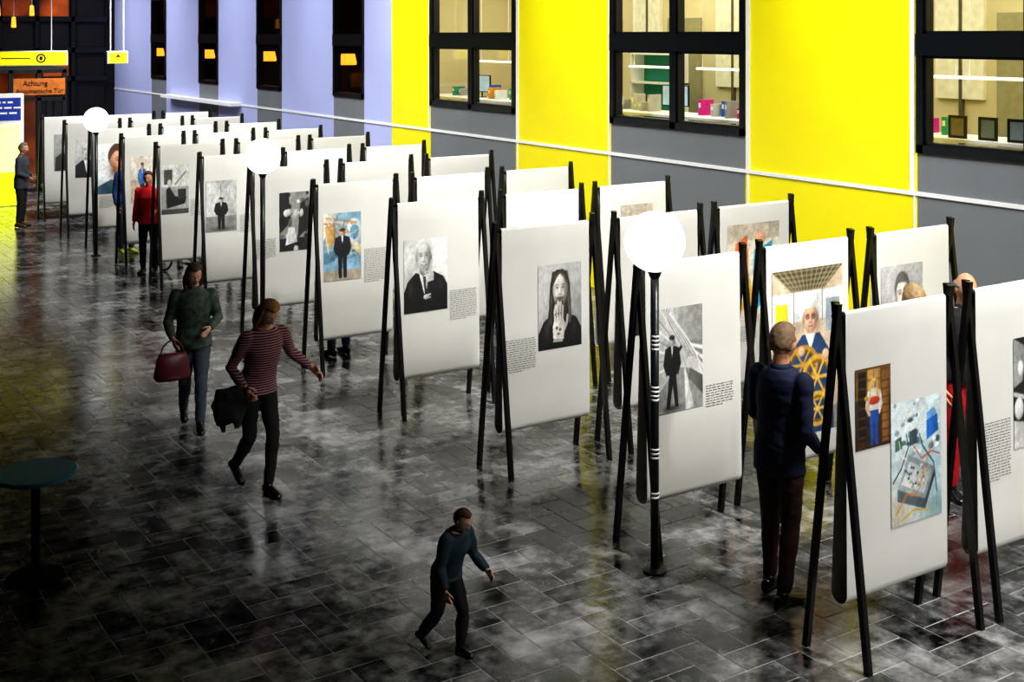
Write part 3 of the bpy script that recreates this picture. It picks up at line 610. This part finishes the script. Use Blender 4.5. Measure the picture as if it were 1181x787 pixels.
LBL = {(0, 0): 'white hanging banner with two colour photographs on black trestle legs', (0, 1): 'white banner with dark monochrome print and text on trestle legs',
       (1, 0): 'white banner with monochrome standing figure in hall, black trestle legs', (1, 1): 'white banner with large colour print of man and brass rings',
       (1, 2): 'white banner with grey portrait print on black trestle legs',
       (2, 0): 'white banner with monochrome long-haired bearded portrait, black trestle legs', (3, 0): 'white banner with monochrome bald man in black suit, trestle legs',
       (4, 0): 'white banner with suited man before blue painted wall, trestle legs', (5, 0): 'white banner with busy monochrome workshop print on trestle legs',
       (6, 0): 'white banner with monochrome man in dark suit, trestle legs', (7, 0): 'white banner with monochrome reclining figure print, trestle legs',
       (9, 0): 'white banner with colour portrait of brown-bearded man, trestle legs', (2, 2): 'white banner with orange and blue colour print, trestle legs',
       (10, 0): 'white banner with monochrome bald man portrait, trestle legs', (8, 0): 'white banner with blue-shirted figure print, trestle legs'}
ROWS = [5.25+1.935*k for k in range(12)]
COLS = [5.76, 7.02, 8.28]
for r, Y in enumerate(ROWS):
    for c, X in enumerate(COLS):
        rnd = random.Random(r*7+c)
        e = empty('exhibition_stand', (X+rnd.uniform(-.01, .01), Y+rnd.uniform(-.02, .02), 0))
        top(e, LBL.get((r, c), 'plain white fabric banner hung on black timber trestle legs'), 'exhibition stand', 'exhibition banner stands')
        for x in (0, SW):
            for me in (LEGA, LEGB): add('leg', me, e, loc=(x, 0, 0))
        add('crossbar', BAR, e, True)
        b = add('banner', BAN[(r+c) % 4], e, True)
        for a in A.get((r, c), []): print_obj(b, *a)
        if (r, c) in TX: text_obj(b, *TX[(r, c)], seed=r*3+c)

# ------------------------------------------------------------------ globe lamps
for i, Y in enumerate((6.83, 14.2, 21.8)):
    e = empty('globe_lamp', (5.64, Y, 0))
    mb = MB(); mb.tube([(0, 0, 0), (0, 0, .015), (0, 0, .03)], [.085, .085, .04], M_black, 24); mb.obj('base', e)
    mb = MB(); mb.tube([(0, 0, .02), (0, 0, 2.12)], .03, mat('pole_metal', '#22262a', .3, .4), 16); pl = mb.obj('pole', e, True)
    mb = MB(); mb.tube([(0, 0, 2.08), (0, 0, 2.12), (0, 0, 2.135)], [.034, .05, .05], M_black, 20); mb.obj('socket', e)
    mb = MB(); mb.ball((0, 0, 2.335), .215, M_globe, 40, 24); mb.obj('globe_shade', e, True)
    if i == 0:
        for z in (1.66, 1.63, 1.60, 1.57, 1.30, 1.27, 1.24, 1.21, .86, .83, .80, .55, .52):
            mb = MB(); mb.tube([(0, 0, z), (0, 0, z+.014)], .032, M_white, 16); mb.obj('white_band', pl, True)  # groups of white rings around the pole
    top(e, ['tall black pole lamp with lit white globe and white bands', 'tall black pole lamp with glowing white globe', 'tall black pole lamp with glowing white globe'][i], 'lamp', 'globe lamps')

e = empty('bistro_table', (1.94, 9.1, 0)); mb = MB()
MSB = mat('matt_black_steel', '#040404', .9, spec=.05)
mb.tube([(0, 0, .72), (0, 0, .725), (0, 0, .745), (0, 0, .75)], [.27, .285, .285, .275], mat('dark_blue_laminate', '#3a8ac4', .35), 40); mb.obj('table_top', e, False)
mb = MB(); mb.tube([(0, 0, .02), (0, 0, .72)], .03, MSB, 16); mb.obj('pedestal', e, True)
mb = MB(); mb.tube([(0, 0, 0), (0, 0, .02), (0, 0, .04)], [.2, .19, .04], MSB, 32); mb.obj('base', e)
top(e, 'small round dark blue pedestal table on dark floor', 'table')

# wheelchair between far rows
e = empty('wheelchair', (6.5, 19.85, 0), .2)
def wheel(x, y, r, name):
    mb = MB(); n = 28
    ring = [(x, y+r*.94*math.cos(2*math.pi*i/n), r+r*.94*math.sin(2*math.pi*i/n)) for i in range(n+1)]
    mb.tube(ring, r*.06, M_black, 8, cap=False)
    for i in range(10):
        a = 2*math.pi*i/10; mb.tube([(x, y, r), (x, y+r*.92*math.cos(a), r+r*.92*math.sin(a))], .004, mat('spoke_steel', '#b0b0b0', .3, .8), 5)
    mb.tube([(x-.03, y, r), (x+.03, y, r)], .025, M_black, 10); mb.obj(name, e, True)
for x in (-.29, .29): wheel(x, .05, .29, 'wheel'); wheel(x*.8, -.36, .09, 'caster')
mb = MB(); mb.box((-.22, -.2, .45), (.22, .22, .49), M_black); mb.obj('seat', e)
mb = MB(); mb.box((-.21, .2, .5), (.21, .23, .92), M_black); mb.obj('backrest', e)
mb = MB()
for x in (-.24, .24): mb.tube([(x, -.42, .18), (x, -.25, .47), (x, .22, .47), (x, .22, .95), (x, .34, .96)], .014, M_grey, 8)
mb.tube([(-.26, .05, .29), (.26, .05, .29)], .014, M_grey, 8); mb.box((-.2, -.5, .15), (.2, -.36, .165), M_black)
mb.obj('frame', e, True)
top(e, 'black wheelchair with spoked wheels parked between banners', 'wheelchair')

# ------------------------------------------------------------------ people
def remesh(mb, vox, mname, smooth=4, wr=0, seed=0):
    me = mb.mesh(mname); o = bpy.data.objects.new('tmp', me); COL.objects.link(o)
    m = o.modifiers.new('r', 'REMESH'); m.mode = 'VOXEL'; m.voxel_size = vox; m.use_smooth_shade = True
    s = o.modifiers.new('s', 'SMOOTH'); s.iterations = smooth; s.factor = .5
    dg = bpy.context.evaluated_depsgraph_get(); r = bpy.data.meshes.new_from_object(o.evaluated_get(dg))
    bpy.data.objects.remove(o)
    if wr:
        off = Vector((seed*3.1, 0, 0))
        N = [v.normal.copy() for v in r.vertices]
        for v, n in zip(r.vertices, N):
            p = v.co
            v.co = p+n*(wr*(noise.noise(Vector((p.x*7, p.y*7, p.z*14))+off)+.5*noise.noise(Vector((p.x*18, p.y*18, p.z*30))+off)))
    r.materials.clear()
    for m in mb.mats: r.materials.append(m)
    r.polygons.foreach_set('use_smooth', [True]*len(r.polygons))
    return r
def hand(mb, w, d, n, thumb, m, curl=.35, k=1.0):
    d = d.normalized(); n = (n-d*n.dot(d)).normalized(); s = d.cross(n)
    mb.tube([w-d*.02*k, w+d*.02*k, w+d*.06*k, w+d*.09*k], [(.026*k, .02*k), (.034*k, .018*k), (.042*k, .016*k), (.038*k, .012*k)], m, 12, ref=s)
    for o, L in ((-.03, .07), (-.01, .082), (.01, .077), (.03, .06)):
        o *= thumb*-1
        a = w+(d*.085+s*o)*k; p = [a]; ang = curl*.4
        for j, f in enumerate((.42, .32, .26)):
            ang += curl*(.8 if j else .4)
            p.append(p[-1]+(d*math.cos(ang)+n*math.sin(ang))*L*f*k)
        mb.tube(p, [.0095*k, .009*k, .008*k, .0055*k], m, 8, ref=s)
    t0 = w+(d*.025+s*.03*thumb)*k
    mb.tube([t0, t0+(s*thumb*.7+d*.7)*.035*k, t0+(s*thumb*.5+d*.75+n*.3)*.065*k, t0+(s*thumb*.3+d*.85+n*.5)*.085*k], [.014*k, .012*k, .010*k, .007*k], m, 8, ref=n)
def headgeo(mb, c, R, sc, skin, lip, brow):
    nu, nv = 44, 34; base = len(mb.v)
    def q(x, y, z):
        X = x*.076; Yy = y*.096; Z = z*.118
        if z < 0: X *= 1-.32*z*z; Yy *= 1-.12*z*z if y < 0 else 1-.35*z*z
        if y < 0:
            g = lambda dx, dz, sx, sz: math.exp(-(dx/sx)**2-(dz/sz)**2)
            Yy -= .024*g(x, z+.17, .14, .13)+.010*g(x, z-.02, .11, .22)
            Yy += .011*(g(abs(x)-.4, z-.07, .17, .11))
            Yy -= .006*g(abs(x)-.35, z-.25, .3, .08)
            Yy -= .007*g(x, z+.5, .26, .07)-.004*g(x, z+.41, .3, .03)
            Yy -= .012*g(x, z+.86, .3, .16)
        return Vector((X, Yy, Z))
    pts = [(0, 0, 1)]
    for a in range(1, nv):
        t = math.pi*a/nv
        for b in range(nu): ph = 2*math.pi*b/nu; pts.append((math.sin(t)*math.cos(ph), math.sin(t)*math.sin(ph), math.cos(t)))
    pts.append((0, 0, -1))
    for p in pts: mb.v.append(tuple(c+R@(q(*p)*sc)))
    def fm(ids):
        x = sum(pts[i][0] for i in ids)/len(ids); y = sum(pts[i][1] for i in ids)/len(ids); z = sum(pts[i][2] for i in ids)/len(ids)
        if y < 0 and abs(x) < .27 and -.58 < z < -.44: return mb.mi(lip)
        if y < 0 and .14 < abs(x) < .58 and .22 < z < .31: return mb.mi(brow)
        return mb.mi(skin)
    F = []
    for b in range(nu):
        c2 = (b+1) % nu; F.append([0, 1+b, 1+c2])
        for a in range(nv-2): F.append([1+a*nu+b, 1+(a+1)*nu+b, 1+(a+1)*nu+c2, 1+a*nu+c2])
        o = 1+(nv-2)*nu; F.append([o+b, len(pts)-1, o+c2])
    for f in F: mb.f.append([base+i for i in f]); mb.m.append(fm(f))
    for sx in (-1, 1):
        mb.ball(c+R@(Vector((sx*.079, .008, -.002))*sc), (.011*sc, .021*sc, .034*sc), skin, 12, 8, rot=R@Matrix.Rotation(.35*sx, 3, 'Z'))
def hair_mesh(c, R, sc, m, style, vox=.008):
    mb = MB()
    rnd = random.Random(3)
    def onhead(az, el, k=1.0):
        x = math.cos(el)*math.sin(az); y = math.cos(el)*math.cos(az); z = math.sin(el)
        return Vector((x*.076*k, y*.096*k, z*.117*k))
    lowb = {'short': -.3, 'long': -.35, 'fringe': -.35}[style]
    for i in range(520):
        az = rnd.uniform(-math.pi, math.pi); el = rnd.uniform(lowb, 1.55)
        front = abs(az) > 1.75
        if front and el < .8: continue
        if style == 'fringe' and (el > .35 or abs(az) > 1.9): continue
        if abs(az) > 1.35 and el < .15 and style != 'long': continue
        p = onhead(az, el, 1.0)
        mb.ball(c+R@(p*sc), (.02*sc, .02*sc, .017*sc), m, 8, 6)
    if style == 'long':
        for i in range(40):
            az = -1.75+3.5*i/39; a = onhead(az, .15); L = rnd.uniform(.17, .24)
            b = Vector((a.x*1.15, a.y*1.05+.01, a.z-L*.5)); d = Vector((a.x*1.05, a.y*.9+.02, a.z-L))
            mb.tube([c+R@(a*sc), c+R@(b*sc), c+(R@(b*sc))*.4+(R@(d*sc))*.6-Vector((0, 0, .03))*sc], [.018*sc, .02*sc, .009*sc], m, 8)
    return remesh(mb, vox, 'hair', 8, .0025, 2)

SKIN = mat('skin', '#c98f70', .5, var=.06, scale=12); SKIN2 = mat('skin_pale', '#d9a88c', .5, var=.06, scale=12)
LIP = mat('lip', '#9a5048', .5); EYEW = mat('eye_white', '#f0eee8', .3); IRIS = mat('iris', '#2c2016', .2)

def person(label, pos, yaw, H=1.75, J=None, lean=0, hpitch=0, hyaw=0, topm=None, legm=None, shoem=None, hairm=None, hair='short', shirt=None, vox=.013, skin=SKIN, sleeve=1.0, hem=.0, width=1.0, headscale=1.0, collar=True):
    s = H/1.75
    D = dict(pel=(0, 0, .95), wai=(0, 0, 1.09), che=(0, -.005, 1.3), sh=(0, .01, 1.43), nk=(0, .015, 1.5), hd=(0, -.012, 1.635),
             sL=(.175, .01, 1.415), eL=(.225, .03, 1.13), wL=(.235, -.05, .885), sR=(-.175, .01, 1.415), eR=(-.225, .03, 1.13), wR=(-.235, -.05, .885),
             hL=(.085, 0, .91), kL=(.1, -.015, .5), aL=(.105, .02, .085), tL=(.125, -.13, .03), hR=(-.085, 0, .91), kR=(-.1, -.015, .5), aR=(-.105, .02, .085), tR=(-.125, -.13, .03))
    D.update(J or {})
    D = {k: Vector(v) for k, v in D.items()}
    pv = D['pel'].copy(); RL = Matrix.Rotation(lean, 3, 'X')
    for k in ('wai', 'che', 'sh', 'nk', 'hd', 'sL', 'sR'): D[k] = pv+RL@(D[k]-pv)
    if not J or 'eL' not in J:
        for k in ('eL', 'wL'): D[k] = pv+RL@(D[k]-pv)
    if not J or 'eR' not in J:
        for k in ('eR', 'wR'): D[k] = pv+RL@(D[k]-pv)
    for k in D: D[k] = D[k]*s
    e = empty('person', (pos[0], pos[1], 0), yaw); top(e, label, 'person')
    W = width; X = Vector((1, 0, 0))
    def torso(mb, g, m):
        P_ = [D['pel']+Vector((0, 0, -.09*s)), D['pel'], D['wai'], (D['wai']+D['che'])/2, D['che'], D['sh'], D['nk']]
        Rr = [(.135, .1), (.165, .115), (.14, .1), (.15, .11), (.168, .12), (.15, .09), (.062, .06)]
        mb.tube(P_, [((a*W)*s+g, (b*W)*s+g) for a, b in Rr], m, 20, ref=X)
    def limb(mb, pts, rad, m, n=14):
        mb.tube(pts, rad, m, n, ref=X)
        for p, r in list(zip(pts, rad))[:-1]: mb.ball(p, r, m, 12, 8)
    def mid(a, b, t): return a+(b-a)*t
    def arm(mb, sd, g, m, end=1.0):
        a, b, c = D['s'+sd], D['e'+sd], D['w'+sd]
        pts = [a, mid(a, b, .45), b, mid(b, c, .35), mid(b, c, end)]
        limb(mb, pts, [v*s*W+g for v in (.056, .05, .04, .041, .029)], m)
    def leg(mb, sd, g, m, end=1.0, k=1.0):
        a, b, c = D['h'+sd], D['k'+sd], D['a'+sd]
        pts = [a, mid(a, b, .4), b, mid(b, c, .35), mid(b, c, end)]
        limb(mb, pts, [v*s*W*k+g for v in (.088, .078, .056, .054, .040)], m)
    mb = MB(); torso(mb, -.004, skin)
    for sd in 'LR': arm(mb, sd, -.006, skin); leg(mb, sd, -.006, skin)
    nk = D['nk']; hd = D['hd']
    mb.tube([D['sh'], nk, mid(nk, hd, .6)], [.062*s, .056*s, .054*s], skin, 16, ref=X)
    body = remesh(mb, vox, 'body', 3)
    RH = Matrix.Rotation(hyaw, 3, 'Z') @ Matrix.Rotation(hpitch, 3, 'X')
    mb = MB(); hs = s*headscale
    headgeo(mb, hd, RH, hs, skin, LIP, hairm or skin)
    for sd, th in (('L', -1), ('R', 1)):
        d = (D['w'+sd]-D['e'+sd]).normalized(); nrm = Vector((-1 if sd == 'L' else 1, 0, 0))
        hand(mb, D['w'+sd], d+Vector((0, -.12, -.1)), nrm, th, skin, .4, s*.98)
    v0 = len(mb.v); k = mb.mi(skin)
    for v in body.vertices: mb.v.append(tuple(v.co))
    for p in body.polygons: mb.f.append([v0+i for i in p.vertices]); mb.m.append(k)
    bpy.data.meshes.remove(body)
    mb.obj('body', e, True)
    for sx in (-1, 1):
        m2 = MB(); c = hd+RH@(Vector((sx*.031, -.077, .008))*hs); m2.ball(c, .0125*hs, EYEW, 14, 10)
        m2.ball(c+RH@(Vector((0, -.0075, 0))*hs), .0068*hs, IRIS, 10, 8); m2.obj('eye', e, True)
    if hairm and hair: add('hair', hair_mesh(hd, RH, hs, hairm, hair), e, True)
    m3 = MB(); P_ = [D['pel']+Vector((0, .0, -.1*s)), D['pel'], mid(D['pel'], D['wai'], .7)]
    m3.tube(P_, [(.13*W*s+.01, .1*W*s+.01), (.165*W*s+.008, .115*W*s+.008), (.145*W*s+.008, .105*W*s+.008)], legm, 20, ref=X)
    for sd in 'LR': leg(m3, sd, .008, legm, .97, 1.0)
    add('trousers', remesh(m3, vox, 'trousers', 3, .006, 1), e, True)
    m4 = MB(); g = .016*s
    P_ = [D['pel']+Vector((0, 0, (-.03-hem)*s)), D['pel']+Vector((0, 0, .04*s)), D['wai'], (D['wai']+D['che'])/2, D['che'], D['sh'], mid(D['sh'], D['nk'], .75)]
    Rr = [(.172, .125), (.167, .122), (.148, .11), (.156, .115), (.172, .123), (.155, .095), (.072, .068)]
    m4.tube(P_, [(a*W*s+g, b*W*s+g) for a, b in Rr], topm, 24, ref=X)
    for sd in 'LR': arm(m4, sd, .010, topm, .96*sleeve)
    add('jacket', remesh(m4, vox, 'jacket', 3, .006, 5), e, True)
    if shirt:
        m5 = MB()
        def fr(p, dx, dy): return p+Vector((dx*s, dy*s, 0))
        top_c = mid(D['sh'], D['nk'], .7)
        m5.tube([fr(top_c, 0, -.03), fr(mid(D['che'], D['sh'], .6), 0, -.1), fr(D['che'], 0, -.128), fr(mid(D['wai'], D['che'], .5), 0, -.12)], [(.04*s, .045*s), (.045*s, .03*s), (.035*s, .02*s), (.012*s, .02*s)], shirt, 14, ref=X); m5.obj('shirt', e, True)
    if collar:
        m6 = MB(); c0 = mid(D['sh'], D['nk'], .55); c1 = D['nk']+(D['nk']-D['sh'])*.2
        m6.tube([c0, c1], [(.078*s, .074*s), (.066*s, .064*s)], topm, 20, ref=X, cap=False); oc = m6.obj('collar', e, True)
        md = oc.modifiers.new('s', 'SOLIDIFY'); md.thickness = .008
    for sd in 'LR':
        a = D['a'+sd]; t = D['t'+sd]
        m7 = MB(); L = Vector((t.x-a.x, t.y-a.y, 0)); L = L.normalized() if L.length > 1e-4 else Vector((0, -1, 0))
        pitch = math.asin(max(-1, min(1, ((t.z-a.z)/s+.055)/.16)))
        R_ = Matrix.Rotation(math.atan2(L.y, L.x)+math.pi/2, 3, 'Z') @ Matrix.Rotation(-pitch, 3, 'X')
        prof = [(.075, .02, .035, .03), (.06, .034, .045, .036), (.0, .036, .055, .042), (-.06, .040, .04, .036), (-.12, .044, .03, .028), (-.165, .036, .024, .022), (-.185, .016, .018, .014)]
        rings = []
        for (yy, wx, zc, hz) in prof:
            ring = []
            for q in range(16):
                an = 2*math.pi*q/16; ring.append(a+R_@(Vector((wx*math.cos(an), yy, max(-.0, zc+hz*math.sin(an)*1.1)-.085))*s))
            rings.append(ring)
        m7.rings(rings, shoem); m7.tube([a+R_@(Vector((0, .01, -.04))*s), a+R_@(Vector((0, .005, .02))*s)], [.045*s, .042*s], shoem, 14)
        m7.obj('shoe', e, True)
    return e, D

NAVY = mat('navy_cloth', '#141f3e', .8, var=.25, scale=20); MAR = mat('dark_maroon_cloth', '#3a1719', .85, var=.25, scale=30)
BLKC = mat('black_cloth', '#0e0e10', .85, var=.2, scale=30); GREYD = mat('grey_denim', '#3a444e', .85, var=.25, scale=40)
GRNJ = mat('green_grey_jacket', '#3c4a40', .8, var=.7, scale=18); JEAN = mat('blue_denim', '#1f3f78', .85, var=.25, scale=40)
REDC = mat('red_cloth', '#d5161c', .8, var=.15, scale=20); TEAL = mat('teal_jacket', '#17303a', .75, var=.5, scale=14)
SHB = mat('black_leather', '#0a0a0b', .3); SHY = mat('yellow_trainer', '#c8d020', .5); SHW = mat('brown_leather', '#4a2c1a', .4)
HG = mat('grey_hair', '#6e665c', .7, var=.3, scale=40); HGB = mat('grey_brown_hair', '#6e563e', .7, var=.4, scale=40); HBL = mat('blond_hair', '#9a6a40', .7, var=.35, scale=40); HBR = mat('brown_hair', '#4a2c1c', .7, var=.3, scale=40); HSB = mat('sandy_hair', '#8a7250', .7, var=.3, scale=40)
WSH = mat('white_shirt_cloth', '#e8e8e8', .8)

person('man in navy suit and dark maroon trousers viewing banner', (6.08, 6.05), 1.75, 1.84,
       dict(eL=(.22, -.04, 1.14), wL=(.18, -.22, 1.02), eR=(-.22, .04, 1.13), wR=(-.19, -.16, .96), kL=(.1, -.05, .5), aL=(.11, -.05, .085), tL=(.13, -.2, .03), aR=(-.1, .1, .085), kR=(-.1, .02, .5), tR=(-.12, -.05, .03)),
       topm=NAVY, legm=MAR, shoem=SHB, hairm=HGB, hpitch=.05, hyaw=.0, hem=.1, shirt=WSH, width=.95, vox=.011, lean=.05)
person('woman in maroon striped jumper and black trousers walking, head bowed', (3.85, 9.8), .15, 1.66,
       dict(eL=(.29, -.06, 1.2), wL=(.42, -.2, 1.06), eR=(-.26, -.0, 1.14), wR=(-.24, -.2, 1.0),
            kL=(.08, -.12, .52), aL=(.05, -.1, .085), tL=(.05, -.26, .03), kR=(-.08, .0, .5), aR=(-.075, .26, .2), tR=(-.075, .16, .07)),
       lean=.26, hpitch=.7, topm=M_stripe, legm=BLKC, shoem=SHB, hairm=HBL, hair='long', skin=SKIN2, width=.93, hem=.04, vox=.011, collar=False)
mb = MB(); c = Vector((3.55, 9.57, .84))
for i in range(7):
    t = i/6; mb.tube([c+Vector((-.10+.03*i*.6, .03*math.sin(i*2), .13)), c+Vector((-.12+.038*i, .02, 0)), c+Vector((-.10+.03*i, .05*math.cos(i), -.17-.05*math.sin(i*1.7)))], [.04, .05, .022], BLKC, 10)
ob = add('folded_coat', remesh(mb, .012, 'coat', 5, .012, 3), None, True); top(ob, 'dark folded coat carried over arm of striped jumper woman', 'coat')
person('woman in mottled green jacket and grey jeans walking with bag', (3.96, 11.75), -.25, 1.6,
       dict(eL=(.25, -.08, 1.17), wL=(.14, -.27, 1.1), eR=(-.26, -.02, 1.14), wR=(-.22, -.2, 1.0),
            kL=(.07, -.12, .5), aL=(.06, -.13, .085), tL=(.06, -.28, .03), kR=(-.08, .06, .5), aR=(-.08, .3, .14), tR=(-.08, .16, .04)),
       lean=.08, hpitch=.4, hyaw=.2, topm=GRNJ, legm=GREYD, shoem=SHB, hairm=HBR, hair='long', skin=SKIN2, width=1.03, hem=.06, vox=.011)
e = empty('handbag', (3.68, 11.52, .56)); BAGM = mat('maroon_leather', '#5a1426', .4, var=.2)
mb = MB(); mb.tube([(0, 0, 0), (0, 0, .04), (0, 0, .2), (0, 0, .25)], [(.15, .06), (.18, .075), (.15, .05), (.13, .02)], BAGM, 20); mb.obj('bag_body', e, True)
mb = MB(); mb.tube([(.11*math.cos(a), 0, .23+.14*math.sin(a)) for a in [math.pi*i/12 for i in range(13)]], .008, BAGM, 8, ref=Vector((0, 1, 0))); mb.obj('handle', e, True)
top(e, 'maroon leather handbag carried by woman in green jacket', 'handbag')
person('small figure in dark teal jacket and dark trousers walking, leaning forward', (3.82, 6.62), .3, .94,
       dict(eL=(.24, -.2, 1.12), wL=(.24, -.4, .98), eR=(-.24, -.12, 1.1), wR=(-.26, -.22, .86), kL=(.1, -.16, .5), aL=(.09, -.14, .085), tL=(.09, -.3, .03), kR=(-.09, .06, .49), aR=(-.1, .3, .17), tR=(-.1, .2, .05)),
       lean=.35, hpitch=.5, topm=TEAL, legm=BLKC, shoem=SHB, hairm=HBR, skin=SKIN2, width=1.15, headscale=1.1, hem=.06, vox=.009)
person('grey-haired man in dark jacket standing near end of rows', (5.25, 25.9), 1.0, 1.66,
       dict(eL=(.22, -.02, 1.14), wL=(.1, -.2, 1.05), eR=(-.22, -.02, 1.14), wR=(-.1, -.22, 1.03)), lean=.05, hpitch=.15, topm=mat('slate_jacket', '#3a3f46', .8, var=.2), legm=BLKC, shoem=SHW, hairm=HG, hem=.12)
person('person in bright red jacket and dark trousers between banner rows', (5.93, 19.75), -.6, 1.62,
       dict(eL=(.25, -.06, 1.15), wL=(.2, -.24, 1.1)), hpitch=.1, topm=REDC, legm=BLKC, shoem=SHB, hairm=HBR, hem=.06)
person('person in blue jacket, jeans and yellow trainers behind banner', (6.15, 21.75), .3, 1.7, None, topm=JEAN, legm=GREYD, shoem=SHY, hairm=HBR)
person('person in blue jeans standing behind a banner', (6.3, 13.5), math.pi+.2, 1.74, None, topm=BLKC, legm=JEAN, shoem=SHB, hairm=HBR)
person('bald man in dark jacket and red trousers among banners', (8.68, 6.54), -.3, 1.84,
       dict(eL=(.23, -.04, 1.14), wL=(.16, -.2, 1.05)), hpitch=.1, topm=BLKC, legm=mat('red_trousers', '#c01420', .8), shoem=SHB, hairm=HG, hair='fringe', shirt=WSH)
person('sandy-haired person in dark top facing a banner', (8.08, 6.56), math.pi-.2, 1.8, None, topm=BLKC, legm=GREYD, shoem=SHB, hairm=HSB, width=.88)

# ------------------------------------------------------------------ lights
def area(loc, target, sx, sy, power, col=(1, 1, 1), spread=180):
    l = bpy.data.lights.new('unseen_area_light', 'AREA'); l.shape = 'RECTANGLE'; l.size = sx; l.size_y = sy; l.energy = power; l.color = col
    l.spread = math.radians(spread)
    o = bpy.data.objects.new('unseen_area_light', l); COL.objects.link(o); o.location = loc
    d = Vector(target)-Vector(loc); o.rotation_euler = d.to_track_quat('-Z', 'Y').to_euler()
    return o
for y in (-1.5, 3.5, 8.5, 13.5, 18.5, 23.5, 28.5):  # unseen tilted lights added to brighten the banner fronts
    area((7.3, y, 6.9), (7.3, y+4.6, 1.2), .35, 1.6, 122 if y < 10 else 108, (1, .99, .97), 74)
for y in (4, 9.5, 15, 20.5):  # unseen wash lights added to brighten the yellow wall
    area((8.6, y, 6.9), (11.2, y+.5, 2.8), 1.0, 4.5, 150, (1, 1, 1), 100)
for y in (25, 30, 35, 39):  # unseen wash lights added for the lilac wall
    area((8.4, y, 6.9), (11.2, y, 3.2), 1.0, 5.0, 125, (.92, .94, 1), 110)
for y in (6, 9.5, 13, 16.5, 20):
    area((WX+1.9, y, 5.15), (WX+1.9, y, 2), 2.5, 2.5, 70, (1, .95, .8))
w = bpy.data.worlds.new('World'); S.world = w; w.use_nodes = True
w.node_tree.nodes['Background'].inputs[0].default_value = (.006, .006, .007, 1)

# ------------------------------------------------------------------ camera
cd = bpy.data.cameras.new('camera'); cam = bpy.data.objects.new('camera', cd); COL.objects.link(cam)
cam.location = (0, 0, 3.8); cam.rotation_euler = (math.radians(90), 0, math.radians(-33))
cd.sensor_width = 36; cd.lens = 36*1434/1181; cd.shift_y = -353.5/1181; cd.clip_end = 200
S.camera = cam
